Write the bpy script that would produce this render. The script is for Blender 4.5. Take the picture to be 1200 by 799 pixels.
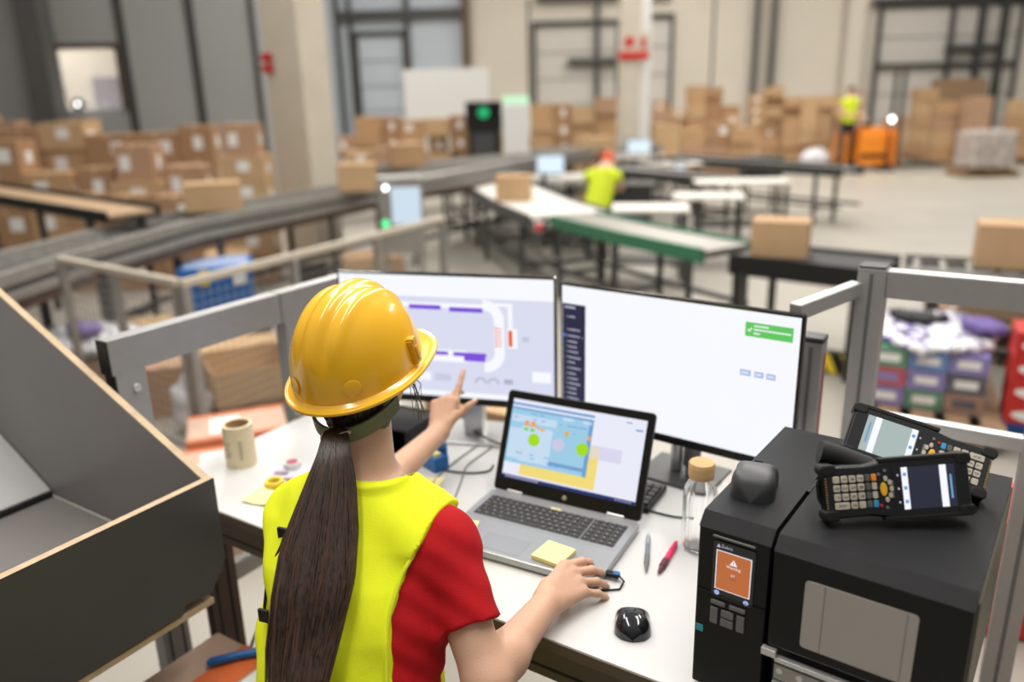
import bpy, math, random
import numpy as np
from mathutils import Vector, Matrix
random.seed(7)
PI = math.pi
S = bpy.context.scene
C = S.collection
for o in list(bpy.data.objects): bpy.data.objects.remove(o)

# ------------------------------------------------------------------ camera
HC, PITCH, ROLL, FPX = 2.0, math.radians(17.3), math.radians(-1.4), 933.33
FWD = Vector((0, math.cos(PITCH), -math.sin(PITCH)))
UP0 = Vector((0, math.sin(PITCH), math.cos(PITCH))); RT0 = Vector((1, 0, 0))
RT = RT0*math.cos(ROLL) + UP0*math.sin(ROLL); UPV = UP0*math.cos(ROLL) - RT0*math.sin(ROLL)
cd = bpy.data.cameras.new('camera'); cam = bpy.data.objects.new('camera', cd); C.objects.link(cam)
cd.sensor_width = 36; cd.lens = 28; cd.clip_end = 200; cd.clip_start = .05
mw = Matrix.Identity(4)
for i in range(3): mw[i][0] = RT[i]; mw[i][1] = UPV[i]; mw[i][2] = -FWD[i]
mw[2][3] = HC
cam.matrix_world = mw
cd.dof.use_dof = True; cd.dof.focus_distance = 1.38; cd.dof.aperture_fstop = 1.5; cd.dof.aperture_blades = 0
S.camera = cam

# ------------------------------------------------------------------ world, lamps, exposure
w = bpy.data.worlds.new('hall_light'); S.world = w; w.use_nodes = True
nt = w.node_tree; bg = nt.nodes['Background']
tcw = nt.nodes.new('ShaderNodeTexCoord'); sep = nt.nodes.new('ShaderNodeSeparateXYZ'); rmp = nt.nodes.new('ShaderNodeValToRGB')
nt.links.new(tcw.outputs['Generated'], sep.inputs[0]); nt.links.new(sep.outputs['Z'], rmp.inputs[0]); nt.links.new(rmp.outputs[0], bg.inputs[0])
rmp.color_ramp.elements[0].position = 0.0; rmp.color_ramp.elements[0].color = (.10, .098, .09, 1)
rmp.color_ramp.elements[1].position = .75; rmp.color_ramp.elements[1].color = (1, .975, .93, 1)
bg.inputs[1].default_value = .58
def area(name, loc, size, sy, power, col=(1, .96, .9), rot=(0, 0, 0)):
    l = bpy.data.lights.new(name, 'AREA'); l.shape = 'RECTANGLE'; l.size = size; l.size_y = sy; l.energy = power; l.color = col
    o = bpy.data.objects.new(name, l); C.objects.link(o); o.location = loc; o.rotation_euler = rot
    return o
area('hatch_room_fill', (-.9, 1.6, 5.6), .35, 4.5, 145)
area('hatch_room_fill', (1.4, 2.2, 5.6), .35, 4.5, 145)
area('hatch_room_fill', (-2.5, 8.5, 7), .6, 8, 440)
area('hatch_room_fill', (3.5, 8.5, 7), .6, 8, 440)
area('hatch_room_fill', (-4, 18, 8), .6, 10, 680)
area('hatch_room_fill', (4, 18, 8), .6, 10, 680)
area('hatch_room_fill', (11, 16, 8), .6, 10, 680)
area('hatch_room_fill', (-9.2, 15.6, 4.5), .5, 2, 160)  # unseen fill light added to brighten the enclosed room behind the hatch
S.view_settings.view_transform = 'Standard'; S.view_settings.look = 'None'
S.view_settings.exposure = 0.0; S.view_settings.gamma = 1; S.view_settings.use_curve_mapping = False

# ------------------------------------------------------------------ materials
def mat(name, col, rough=.5, metal=0, var=0.0, vscale=8, bump=0.0, bscale=40, spec=.5, trans=0, ior=1.45, emit=None, es=0, alpha=1, coat=0, sheen=0, stretch=None):
    m = bpy.data.materials.new(name); m.use_nodes = True
    n = m.node_tree; b = n.nodes['Principled BSDF']; L = n.links
    b.inputs['Base Color'].default_value = (*col, 1); b.inputs['Roughness'].default_value = rough
    b.inputs['Metallic'].default_value = metal; b.inputs['Specular IOR Level'].default_value = spec
    b.inputs['IOR'].default_value = ior; b.inputs['Transmission Weight'].default_value = trans
    b.inputs['Alpha'].default_value = alpha; b.inputs['Coat Weight'].default_value = coat
    b.inputs['Sheen Weight'].default_value = sheen
    if emit: b.inputs['Emission Color'].default_value = (*emit, 1); b.inputs['Emission Strength'].default_value = es
    if var or bump:
        tc = n.nodes.new('ShaderNodeTexCoord'); src = tc.outputs['Object']
        if stretch:
            mp = n.nodes.new('ShaderNodeMapping'); mp.inputs['Scale'].default_value = stretch
            L.new(src, mp.inputs[0]); src = mp.outputs[0]
    if var:
        nz = n.nodes.new('ShaderNodeTexNoise'); nz.inputs['Scale'].default_value = vscale; nz.inputs['Detail'].default_value = 5
        L.new(src, nz.inputs['Vector'])
        rp = n.nodes.new('ShaderNodeMapRange'); rp.inputs[1].default_value = .25; rp.inputs[2].default_value = .75
        rp.inputs[3].default_value = 1-var; rp.inputs[4].default_value = 1+var
        L.new(nz.outputs['Fac'], rp.inputs[0])
        mx = n.nodes.new('ShaderNodeVectorMath'); mx.operation = 'SCALE'; mx.inputs[0].default_value = col
        L.new(rp.outputs[0], mx.inputs['Scale']); L.new(mx.outputs[0], b.inputs['Base Color'])
    if bump:
        nb = n.nodes.new('ShaderNodeTexNoise'); nb.inputs['Scale'].default_value = bscale; nb.inputs['Detail'].default_value = 4
        L.new(src, nb.inputs['Vector'])
        bp = n.nodes.new('ShaderNodeBump'); bp.inputs['Strength'].default_value = bump; bp.inputs['Distance'].default_value = .01
        L.new(nb.outputs['Fac'], bp.inputs['Height']); L.new(bp.outputs[0], b.inputs['Normal'])
    return m
def glow(name, col, s=1.0):
    m = bpy.data.materials.new(name); m.use_nodes = True; b = m.node_tree.nodes['Principled BSDF']
    b.inputs['Base Color'].default_value = (.01, .01, .01, 1); b.inputs['Roughness'].default_value = .25
    b.inputs['Specular IOR Level'].default_value = .15
    b.inputs['Emission Color'].default_value = (*col, 1); b.inputs['Emission Strength'].default_value = s
    return m
def s2l(h):
    h = h.lstrip('#'); r = []
    for i in (0, 2, 4):
        c = int(h[i:i+2], 16)/255; r.append(c/12.92 if c <= .04045 else ((c+.055)/1.055)**2.4)
    return tuple(r)
M = {}
M['floor'] = mat('polished_concrete', (.38, .355, .31), .38, var=.10, vscale=.9, bump=.05, bscale=3)
M['wallbeige'] = mat('beige_wall_panel', (.66, .60, .51), .75, var=.04, vscale=.6)
M['wallgrey'] = mat('grey_wall_panel', (.33, .335, .325), .7, var=.05, vscale=.7)
M['walldark'] = mat('dark_column_cladding', (.10, .10, .095), .6, var=.05)
M['joint'] = mat('panel_joint', (.05, .048, .045), .7)
M['concrete'] = mat('pale_concrete', (.56, .50, .41), .85, var=.06, vscale=3, bump=.1, bscale=20)
M['doorwhite'] = mat('pale_dock_door', (.58, .55, .50), .6, var=.04)
M['doorbluelit'] = mat('blue_lit_dock_door', (.50, .55, .60), .6, var=.04)  # dock door tinted with the bluish light of the left bay
M['steel'] = mat('dark_steel', (.07, .068, .065), .5, .4, var=.1)
M['brownsteel'] = mat('brown_steel', (.10, .065, .05), .5, .3, var=.1)
M['galv'] = mat('galvanised_steel', (.36, .345, .32), .42, .55, var=.12, vscale=12)
M['alu'] = mat('anodised_aluminium', (.44, .43, .425), .45, .35, var=.04, vscale=30)
M['alu_arch'] = mat('shaded_aluminium', (.33, .33, .335), .42, .45, var=.04, vscale=30)  # same aluminium as the right frame, darker shading put into the colour
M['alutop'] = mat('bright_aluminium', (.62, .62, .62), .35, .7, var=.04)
M['rubber'] = mat('black_rubber', (.010, .010, .010), .55, spec=.35)
M['blackpl'] = mat('black_plastic', (.005, .005, .0055), .40, var=.15, vscale=60, bump=.1, bscale=900, spec=.35)
M['blacktop'] = mat('black_textured_metal', (.008, .008, .010), .32, var=.12, vscale=40, bump=.3, bscale=1400, spec=.3)
M['gloss'] = mat('glossy_black_plastic', (.008, .008, .010), .12, coat=.5)
M['darkgrey'] = mat('dark_grey_plastic', (.055, .056, .06), .45)
M['midgrey'] = mat('mid_grey_plastic', (.16, .16, .16), .45)
M['key'] = mat('laptop_key_black', (.035, .033, .034), .5)
M['silver'] = mat('silver_laptop_shell', (.40, .405, .42), .33, .55, var=.03, vscale=40)
M['silver2'] = mat('silver_trim', (.62, .62, .62), .3, .6)
M['desk'] = mat('white_laminate', (.60, .595, .585), .42, var=.03, vscale=5)
M['deskedge'] = mat('brown_desk_edge', (.10, .075, .05), .6)
M['greyboard'] = mat('grey_laminate_board', (.225, .207, .20), .42, var=.05, vscale=5)
M['shadedboard'] = mat('shaded_laminate_board', (.055, .055, .054), .38, var=.06, vscale=5)  # the chute's grey laminate, darkened for the shadow on its end panel
M['ply'] = mat('plywood_edge', (.50, .37, .24), .8, var=.15, vscale=25)
M['sheet'] = mat('pale_grey_slide_sheet', (.50, .50, .50), .4, var=.04)
M['card'] = [mat('brown_cardboard', c, .8, var=.07, vscale=5, bump=.08, bscale=60) for c in ((.46, .285, .15), (.37, .215, .115), (.52, .345, .19), (.44, .27, .17))]
M['tape'] = mat('tan_packing_tape', (.52, .36, .21), .35, var=.05)
M['paper'] = mat('white_paper_label', (.80, .79, .77), .7, var=.03)
M['note'] = mat('yellow_sticky_note', (.85, .75, .34), .8, var=.03)
M['cream'] = mat('cream_label_roll', (.72, .62, .42), .6, var=.05)
M['skin'] = mat('skin', (.60, .36, .25), .5, var=.06, vscale=14, bump=.10, bscale=260, spec=.35)
M['skin'].node_tree.nodes['Principled BSDF'].inputs['Subsurface Weight'].default_value = .08
M['skin'].node_tree.nodes['Principled BSDF'].inputs['Subsurface Radius'].default_value = (.02, .008, .004)
M['nail'] = mat('fingernail', (.70, .44, .36), .3)
M['hair'] = mat('dark_brown_hair', (.030, .014, .008), .36, var=.6, vscale=25, spec=.6, stretch=(6, 6, .6))
M['hair2'] = mat('brown_hair_highlight', (.075, .034, .017), .33, var=.4, vscale=25, spec=.6)
M['helmet'] = mat('yellow_hard_hat_plastic', (.86, .46, .018), .22, var=.05, vscale=7, coat=.35, spec=.5)
M['helmet2'] = mat('yellow_hard_hat_trim', (.72, .36, .012), .35)
M['band'] = mat('olive_grey_headband', (.14, .15, .10), .5)
M['vest'] = mat('fluorescent_yellow_fabric', (.80, .86, .02), .75, var=.04, vscale=10, bump=.25, bscale=700, spec=.2, emit=(.6, .8, 0), es=0)
M['vesttrim'] = mat('lime_binding_tape', (.70, .80, .02), .7, bump=.2, bscale=800)
M['reflect'] = mat('grey_reflective_tape', (.22, .22, .22), .35, .3)
M['shirt'] = mat('red_cotton', (.42, .008, .012), .85, var=.08, vscale=18, bump=.3, bscale=600, spec=.2)
M['trouser'] = mat('dark_trousers', (.02, .022, .03), .85, var=.1)
M['glass'] = mat('clear_glass', (1, 1, 1), .02, trans=1, ior=1.4)
M['bamboo'] = mat('bamboo', (.60, .38, .18), .6, var=.12, vscale=20, stretch=(1, 1, 8))
M['white'] = mat('white_plastic', (.72, .72, .70), .45)
M['blue'] = mat('blue_plastic', (.012, .13, .42), .4, var=.05)
M['bluelight'] = mat('pale_blue_film', (.42, .52, .78), .25)
M['red'] = mat('red_plastic', (.55, .02, .02), .45)
M['redcard'] = mat('red_card', (.50, .025, .018), .55)
M['pink'] = mat('pink_pen_plastic', (.80, .03, .13), .3)
M['orange'] = mat('orange_paint', (.85, .26, .02), .45)
M['orangeprint'] = mat('orange_print', (.75, .16, .04), .6)
M['yellow'] = mat('yellow_paint', (.80, .60, .03), .5)
M['yellowprint'] = mat('yellow_markings', (.50, .46, .30), .6)
M['green'] = mat('green_paint', (.035, .16, .085), .45)
M['belt'] = mat('pale_conveyor_belt', (.66, .63, .58), .5)
M['blackbelt'] = mat('black_conveyor_belt', (.03, .03, .03), .5)
M['wood'] = mat('pallet_wood', (.30, .19, .11), .8, var=.2, vscale=10)
M['palewood'] = mat('pale_board', (.62, .50, .36), .75, var=.08)
M['film'] = mat('clear_stretch_film', (.85, .85, .9), .15, alpha=.07, spec=.8, bump=.9, bscale=18)
M['wrap'] = mat('white_plastic_wrap', (.66, .65, .68), .18, bump=.9, bscale=14, spec=.8)
M['crumple'] = mat('printed_crumpled_film', (.6, .6, .63), .2, bump=.9, bscale=14, spec=.8)
_n = M['crumple'].node_tree; _t = _n.nodes.new('ShaderNodeTexCoord'); _z = _n.nodes.new('ShaderNodeTexNoise'); _z.inputs['Scale'].default_value = 7; _z.inputs['Detail'].default_value = 3; _z.inputs['Distortion'].default_value = 1.2
_r = _n.nodes.new('ShaderNodeValToRGB'); _r.color_ramp.interpolation = 'CONSTANT'
for _k, (_p, _c) in enumerate(((0, (.05, .045, .06, 1)), (.40, (.25, .20, .50, 1)), (.46, (.70, .70, .74, 1)), (.60, (.36, .34, .40, 1)), (.66, (.72, .72, .74, 1)))):
    _e = _r.color_ramp.elements[_k] if _k < 2 else _r.color_ramp.elements.new(_p)
    _e.position = _p; _e.color = _c
_n.links.new(_t.outputs['Object'], _z.inputs['Vector']); _n.links.new(_z.outputs['Fac'], _r.inputs[0]); _n.links.new(_r.outputs[0], _n.nodes['Principled BSDF'].inputs['Base Color'])
M['mauve'] = mat('violet_packaging', (.15, .10, .32), .5)
M['vest2'] = mat('worker_vest_yellow', (.62, .74, .02), .7)
M['scr_white'] = glow('white_screen_glow', (.93, .95, 1.0), 1.0)
M['scr_grey'] = glow('grey_blue_screen_glow', s2l('#d9dcf0'), 1.0)
M['scr_lilac'] = glow('lilac_screen_glow', s2l('#e9eaf8'), 1.0)
M['scr_purple'] = glow('purple_screen_glow', s2l('#7c4fd8'), 1.0)
M['scr_navy'] = glow('navy_screen_glow', s2l('#2c2b45'), 1.0)
M['scr_text'] = glow('pale_text_glow', s2l('#b9b8cc'), 1.0)
M['scr_green'] = glow('green_screen_glow', s2l('#62c85e'), 1.0)
M['scr_blue'] = glow('soft_blue_screen_glow', s2l('#a9b9e6'), 1.0)
M['scr_orange'] = glow('orange_screen_glow', s2l('#ee5a2a'), 1.0)
M['scr_sky'] = glow('sky_blue_screen_glow', s2l('#9ccbe6'), 1.0)
M['scr_sky2'] = glow('pale_blue_screen_glow', s2l('#c5dcf0'), 1.0)
M['scr_mid'] = glow('mid_blue_screen_glow', s2l('#6f9fd0'), 1.0)
M['scr_lime'] = glow('lime_screen_glow', s2l('#a2dc1c'), 1.0)
M['scr_yellow'] = glow('yellow_screen_glow', s2l('#f0da7a'), 1.0)
M['scr_task'] = glow('taskbar_glow', s2l('#20306a'), 1.0)
M['scr_black'] = glow('dark_screen_glow', s2l('#2a2c3c'), 1.0)
M['scr_teal'] = glow('grey_green_screen_glow', s2l('#aab8b6'), 1.0)
M['scr_copper'] = glow('copper_screen_glow', s2l('#b9693c'), 1.0)
M['led_green'] = glow('green_lamp_glow', (.1, .9, .3), 1.6)
M['led_white'] = glow('white_lamp_glow', (1, .98, .95), 6)
M['lamp_soft'] = glow('cool_panel_glow', (.62, .74, .85), 1.0)

# ------------------------------------------------------------------ mesh helpers
def rotz(a): return Matrix.Rotation(a, 3, 'Z')
class MB:
    def __init__(s): s.v = []; s.f = []; s.m = []
    def add(s, vs, fs, mi=0):
        n = len(s.v); s.v += [tuple(v) for v in vs]; s.f += [tuple(i+n for i in f) for f in fs]; s.m += [mi]*len(fs); return s
    def box(s, c, d, R=None, mi=0, taper=1.0):
        vs = []
        for z in (-1, 1):
            k = taper if z > 0 else 1
            for y in (-1, 1):
                for x in (-1, 1):
                    p = Vector((x*d[0]/2*k, y*d[1]/2*k, z*d[2]/2))
                    if R is not None: p = R @ p
                    vs.append(p + Vector(c))
        return s.add(vs, [(0, 2, 3, 1), (4, 5, 7, 6), (0, 1, 5, 4), (2, 6, 7, 3), (0, 4, 6, 2), (1, 3, 7, 5)], mi)
    def bar(s, a, b, wd, ht, mi=0):       # rectangular bar from a to b, width horizontal, height vertical-ish
        a, b = Vector(a), Vector(b); d = b-a; L = d.length; d.normalize()
        up = Vector((0, 0, 1)) if abs(d.z) < .95 else Vector((0, 1, 0))
        x = d.cross(up).normalized(); y = x.cross(d).normalized()
        R = Matrix((x, d, y)).transposed()
        return s.box((a+b)/2, (wd, L, ht), R, mi)
    def cyl(s, a, b, r0, r1=None, n=16, mi=0, cap=True):
        r1 = r0 if r1 is None else r1
        return s.tube([a, b], [r0, r1], n, mi, cap)
    def tube(s, pts, rs, n=10, mi=0, cap=True):
        pts = [Vector(p) for p in pts]
        if not hasattr(rs, '__len__'): rs = [rs]*len(pts)
        rings = []; pu = None
        for i, p in enumerate(pts):
            d = (pts[min(i+1, len(pts)-1)] - pts[max(i-1, 0)]).normalized()
            if pu is None:
                pu = Vector((0, 0, 1)) if abs(d.z) < .9 else Vector((0, 1, 0))
            x = d.cross(pu).normalized(); y = x.cross(d).normalized(); pu = y
            rings.append([p + (x*math.cos(2*PI*k/n) + y*math.sin(2*PI*k/n))*rs[i] for k in range(n)])
        vs = [q for r in rings for q in r]; fs = []
        for i in range(len(pts)-1):
            for k in range(n):
                a = i*n+k; b = i*n+(k+1) % n; fs.append((a, b, b+n, a+n))
        if cap: fs.append(tuple(range(n-1, -1, -1))); fs.append(tuple((len(pts)-1)*n+k for k in range(n)))
        return s.add(vs, fs, mi)
    def lathe(s, prof, n=32, c=(0, 0, 0), mi=0, rad=None):
        vs = []; fs = []
        for r, z in prof:
            for k in range(n):
                a = 2*PI*k/n; q = r*(rad(k, n) if rad else 1)
                vs.append((c[0]+q*math.cos(a), c[1]+q*math.sin(a), c[2]+z))
        for i in range(len(prof)-1):
            for k in range(n):
                a = i*n+k; b = i*n+(k+1) % n; fs.append((a, b, b+n, a+n))
        return s.add(vs, fs, mi)
    def prism(s, poly, z0, z1, mi=0, f=None):     # poly in xy extruded along z, optionally mapped by f
        n = len(poly); vs = [(x, y, z0) for x, y in poly] + [(x, y, z1) for x, y in poly]
        if f: vs = [f(Vector(v)) for v in vs]
        fs = [tuple(range(n-1, -1, -1)), tuple(range(n, 2*n))] + [(k, (k+1) % n, n+(k+1) % n, n+k) for k in range(n)]
        return s.add(vs, fs, mi)
    def quad(s, a, b, c, d, mi=0): return s.add([a, b, c, d], [(0, 1, 2, 3)], mi)
    def xf(s, mtx): s.v = [tuple(mtx @ Vector(v)) for v in s.v]; return s
    def build(s, name, mats, parent=None, bevel=0, smooth=False, seg=2, loc=None, rot=None, ang=35):
        me = bpy.data.meshes.new(name); me.from_pydata(s.v, [], s.f)
        mats = mats if isinstance(mats, (list, tuple)) else [mats]
        for m in mats: me.materials.append(M[m] if isinstance(m, str) else m)
        me.polygons.foreach_set('material_index', [min(i, len(mats)-1) for i in s.m])
        if smooth: me.polygons.foreach_set('use_smooth', [True]*len(me.polygons))
        me.update()
        if smooth is True and ang < 180: me.set_sharp_from_angle(angle=math.radians(ang))
        o = bpy.data.objects.new(name, me); C.objects.link(o)
        if parent: o.parent = parent
        if loc is not None: o.location = loc
        if rot is not None: o.rotation_euler = rot
        if bevel:
            b = o.modifiers.new('bevel', 'BEVEL'); b.width = bevel; b.segments = seg; b.limit_method = 'ANGLE'; b.angle_limit = math.radians(40)
            if not smooth: b.harden_normals = False
        return o
def rrect(w, h, r, n=5, cx=0, cy=0):
    out = []
    for qx, qy, a0 in ((1, 1, 0), (-1, 1, 90), (-1, -1, 180), (1, -1, 270)):
        for k in range(n+1):
            a = math.radians(a0 + 90*k/n); out.append((cx+qx*(w/2-r)+r*math.cos(a), cy+qy*(h/2-r)+r*math.sin(a)))
    return out
def tag(o, label=None, cat=None, group=None, kind=None):
    if label: o['label'] = label
    if cat: o['category'] = cat
    if group: o['group'] = group
    if kind: o['kind'] = kind
    return o
def thing(name, label, cat, loc=(0, 0, 0), rz=0, group=None):
    o = bpy.data.objects.new(name, None); C.objects.link(o); o.location = loc; o.rotation_euler = (0, 0, rz)
    o.empty_display_size = .05
    return tag(o, label, cat, group)
def struct(o): o['kind'] = 'structure'; return o
def kids(o): return [c for c in bpy.data.objects if c.parent == o]
def copy_tree(o, parent=None, loc=None, rz=None, label=None, group=None):
    cache = {}
    for c in bpy.data.objects:
        if c.parent: cache.setdefault(c.parent.name, []).append(c)
    def rec(s, par):
        c = s.copy(); C.objects.link(c); c.parent = par
        for ch in cache.get(s.name, []): rec(ch, c)
        return c
    r = rec(o, parent)
    if loc is not None: r.location = loc
    if rz is not None: r.rotation_euler = (0, 0, rz)
    if label: r['label'] = label
    if group: r['group'] = group
    return r
def text_into(mb, txt, size, f, mi=0, thick=0):   # flat lettering mapped by f(x, y) -> point
    cu = bpy.data.curves.new('txt', 'FONT'); cu.body = txt; cu.size = size; cu.align_x = 'CENTER'; cu.align_y = 'CENTER'; cu.resolution_u = 2
    o = bpy.data.objects.new('txt', cu); C.objects.link(o)
    me = bpy.data.meshes.new_from_object(o.evaluated_get(bpy.context.evaluated_depsgraph_get()))
    mb.add([f(v.co.x, v.co.y) for v in me.vertices], [tuple(p.vertices) for p in me.polygons], mi)
    bpy.data.objects.remove(o); bpy.data.curves.remove(cu); bpy.data.meshes.remove(me)
def at(x, y, z=0.0):            # where the sight line through an image point meets the level z
    d = RT*(x-600)/FPX + UPV*(399.5-y)/FPX + FWD
    t = (z-HC)/d.z; return Vector((d.x*t, d.y*t, z))
def atd(x, y, Y):
    d = RT*(x-600)/FPX + UPV*(399.5-y)/FPX + FWD
    t = Y/d.y; return Vector((d.x*t, Y, HC+d.z*t))

# ------------------------------------------------------------------ implicit surfaces for bodies and cloth
def smin(a, b, k):
    h = np.clip(.5+.5*(b-a)/k, 0, 1); return b*(1-h)+a*h-k*h*(1-h)
def cap(P, a, b, ra, rb=None):
    rb = ra if rb is None else rb
    a = np.array(a, float); b = np.array(b, float); ba = b-a; pa = P-a
    h = np.clip(pa@ba/max(ba@ba, 1e-12), 0, 1)
    return np.linalg.norm(pa-h[:, None]*ba, axis=1)-(ra+(rb-ra)*h)
def ell(P, c, r, R=None):
    q = P-np.array(c, float)
    if R is not None: q = q@np.array(R)        # columns of R = local axes
    r = np.array(r, float); k0 = np.linalg.norm(q/r, axis=1); k1 = np.linalg.norm(q/(r*r), axis=1)+1e-9
    return k0*(k0-1)/k1
def surf_nets(sdf, lo, hi, h, name, mats, parent=None, nb=10):
    lo = np.array(lo, float); hi = np.array(hi, float)
    nblk = np.maximum(1, np.ceil((hi-lo)/(h*nb))).astype(int)
    G = np.stack(np.meshgrid(*[np.arange(k) for k in nblk], indexing='ij'), -1).reshape(-1, 3)
    cen = lo+(G+.5)*nb*h
    keep = np.abs(sdf(cen)) < nb*h*1.25
    G = G[keep]
    off = np.stack(np.meshgrid(*[np.arange(nb+1)]*3, indexing='ij'), -1).reshape(-1, 3)
    dims = nblk*nb+3
    def key(ijk): return (ijk[..., 0].astype(np.int64)*dims[1]+ijk[..., 1])*dims[2]+ijk[..., 2]
    VK = []; VP = []; EI = []
    corners = np.array([(i, j, k) for i in (0, 1) for j in (0, 1) for k in (0, 1)])
    edges = [(a, b) for a in range(8) for b in range(a+1, 8) if np.abs(corners[a]-corners[b]).sum() == 1]
    for c0 in range(0, len(G), 200):
        g = G[c0:c0+200]; ijk = g[:, None, :]*nb+off[None]
        D = sdf((lo+ijk.reshape(-1, 3)*h)).reshape(len(g), nb+1, nb+1, nb+1)
        sg = D < 0
        cn = [D[:, i:i+nb, j:j+nb, k:k+nb] for i, j, k in corners]
        cs = np.stack([x < 0 for x in cn]); mix = cs.any(0) & ~cs.all(0)
        bi, ci, cj, ck = np.nonzero(mix)
        if len(bi) == 0: continue
        val = np.stack([x[mix] for x in cn]); acc = np.zeros((len(bi), 3)); cnt = np.zeros(len(bi))
        for a, b in edges:
            va, vb = val[a], val[b]; m = (va < 0) != (vb < 0)
            t = np.where(m, va/np.where(m, va-vb, 1), 0)
            p = corners[a]+t[:, None]*(corners[b]-corners[a]); acc += p*m[:, None]; cnt += m
        base = g[bi]*nb+np.stack([ci, cj, ck], 1)
        VK.append(key(base+1)); VP.append(lo+(base+acc/cnt[:, None])*h)
        for ax in range(3):
            sl0 = [slice(0, nb)]*3; sl1 = list(sl0); sl1[ax] = slice(1, nb+1)
            A = sg[(slice(None), *sl0)]; B = sg[(slice(None), *sl1)]; ch = A != B
            b_, i, j, k = np.nonzero(ch)
            if len(b_): EI.append(np.concatenate([g[b_]*nb+np.stack([i, j, k], 1), np.full((len(b_), 1), ax), A[ch][:, None].astype(int)], 1))
    VK = np.concatenate(VK); VP = np.concatenate(VP); o = np.argsort(VK); VK = VK[o]; VP = VP[o]
    EI = np.concatenate(EI); F = []
    for ax in range(3):
        e = EI[EI[:, 3] == ax]; i1, i2 = [(1, 2), (2, 0), (0, 1)][ax]
        q = []
        for d1, d2 in ((-1, -1), (0, -1), (0, 0), (-1, 0)):
            c = e[:, :3].copy(); c[:, i1] += d1; c[:, i2] += d2; k_ = key(c+1)
            ix = np.clip(np.searchsorted(VK, k_), 0, len(VK)-1); q.append(np.where(VK[ix] == k_, ix, -1))
        q = np.stack(q, 1); ok = (q >= 0).all(1); q = q[ok]; fl = e[ok][:, 4] == 0
        q[fl] = q[fl][:, ::-1]; F.append(q)
    F = np.concatenate(F)
    me = bpy.data.meshes.new(name); me.from_pydata(VP.tolist(), [], F.tolist())
    mats = mats if isinstance(mats, (list, tuple)) else [mats]
    for m in mats: me.materials.append(M[m] if isinstance(m, str) else m)
    me.polygons.foreach_set('use_smooth', [True]*len(me.polygons)); me.update()
    ob = bpy.data.objects.new(name, me); C.objects.link(ob)
    if parent: ob.parent = parent
    return ob
# ------------------------------------------------------------------ the hall
struct(MB().box((2, 14, -.05), (44, 36, .1)).build('floor', 'floor'))
mk = MB()
for i in range(9):
    p = at(925+i*31, 210); mk.box((p.x, p.y, .002), (.42, .28, .002))
struct(mk.build('trim_1', 'yellowprint'))
# back wall: slightly turned, panel joints, steel posts, dock doors
WA, WB = Vector((-9, 27.6, 0)), Vector((24, 24.6, 0))
WD = (WB-WA).normalized(); WN = Vector((-WD.y, WD.x, 0)); WR = math.atan2(WD.y, WD.x)
def wallpt(px, off=0):
    d = RT*(px-600)/FPX + UPV*(399.5-60)/FPX + FWD
    p0 = WA - WN*off; t = (p0.dot(WN))/(d.dot(WN)); q = Vector((0, 0, 0)) + d*t; return Vector((q.x, q.y, 0))
def wallbox(mb, px0, px1, z0, z1, off, th, mi=0):
    a, b = wallpt(px0, off), wallpt(px1, off); c = (a+b)/2; mb.box((c.x, c.y, (z0+z1)/2), ((b-a).length, th, z1-z0), rotz(WR), mi)
def zat(px, py, off=0):
    d = RT*(px-600)/FPX + UPV*(399.5-py)/FPX + FWD
    p0 = WA - WN*off; t = (p0.dot(WN))/(d.dot(WN)); return HC+d.z*t
wb = MB(); c = (WA+WB)/2+WN*.15; wb.box((c.x, c.y, 4.5), ((WB-WA).length, .3, 9), rotz(WR))
for px in (545, 620, 835, 990):
    wallbox(wb, px-1.2, px+1.2, 0, 9, .0, .04, 1)
struct(wb.build('wall_back', ['wallbeige', 'joint']))
for n, (x0, x1, yt, m) in enumerate(((628, 722, 30, 'doorwhite'), (420, 472, 42, 'doorbluelit'), (1030, 1190, 8, 'doorwhite'), (755, 785, 22, 'doorwhite'))):
    d = MB(); zt = zat((x0+x1)/2, yt); wallbox(d, x0, x1, 0, zt, .03, .05)
    for k in range(1, 5): wallbox(d, x0, x1, zt*k/5-.012, zt*k/5+.012, .06, .02, 1)
    dr = struct(d.build('door_%d' % (n+1), [m, 'joint']))
    f = MB(); wallbox(f, x0-4, x0, 0, zt+.12, .1, .14); wallbox(f, x1, x1+4, 0, zt+.12, .1, .14); wallbox(f, x0-4, x1+4, zt, zt+.14, .1, .14)
    f.build('door_frame', 'steel', dr)
tr = MB()
for px, w_, z0, z1 in ((397, 4, 0, 9), (478, 5, 0, 9), (412, 4, 0, 9), (700, 5, 0, 9), (885, 5, 0, 9), (905, 5, 0, 9), (1112, 4, 0, 9), (1146, 7, 0, 9), (1172, 7, 0, 9)):
    wallbox(tr, px-w_/2, px+w_/2, z0, z1, .22, .2)
wallbox(tr, 1108, 1165, zat(1135, 60), zat(1135, 52), .25, .2); wallbox(tr, 1030, 1190, zat(1100, 78), zat(1100, 73), .2, .1)
wallbox(tr, 665, 725, zat(700, 75), zat(700, 68), .25, .2)
wallbox(tr, 398, 545, zat(470, 22), zat(470, 12), .2, .15); wallbox(tr, 628, 785, zat(700, 1), zat(700, -6), .2, .1)
wallbox(tr, 1018, 1200, zat(1100, 4), zat(1100, -4), .2, .15)
struct(tr.build('trim_2', 'steel'))
t3 = MB(); wallbox(t3, 543, 550, zat(545, 78), 9, .25, .25); struct(t3.build('trim_3', 'brownsteel'))
t4 = MB(); wallbox(t4, 990, 1008, 0, 9, .3, .35); struct(t4.build('trim_4', 'wallbeige'))
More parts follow.
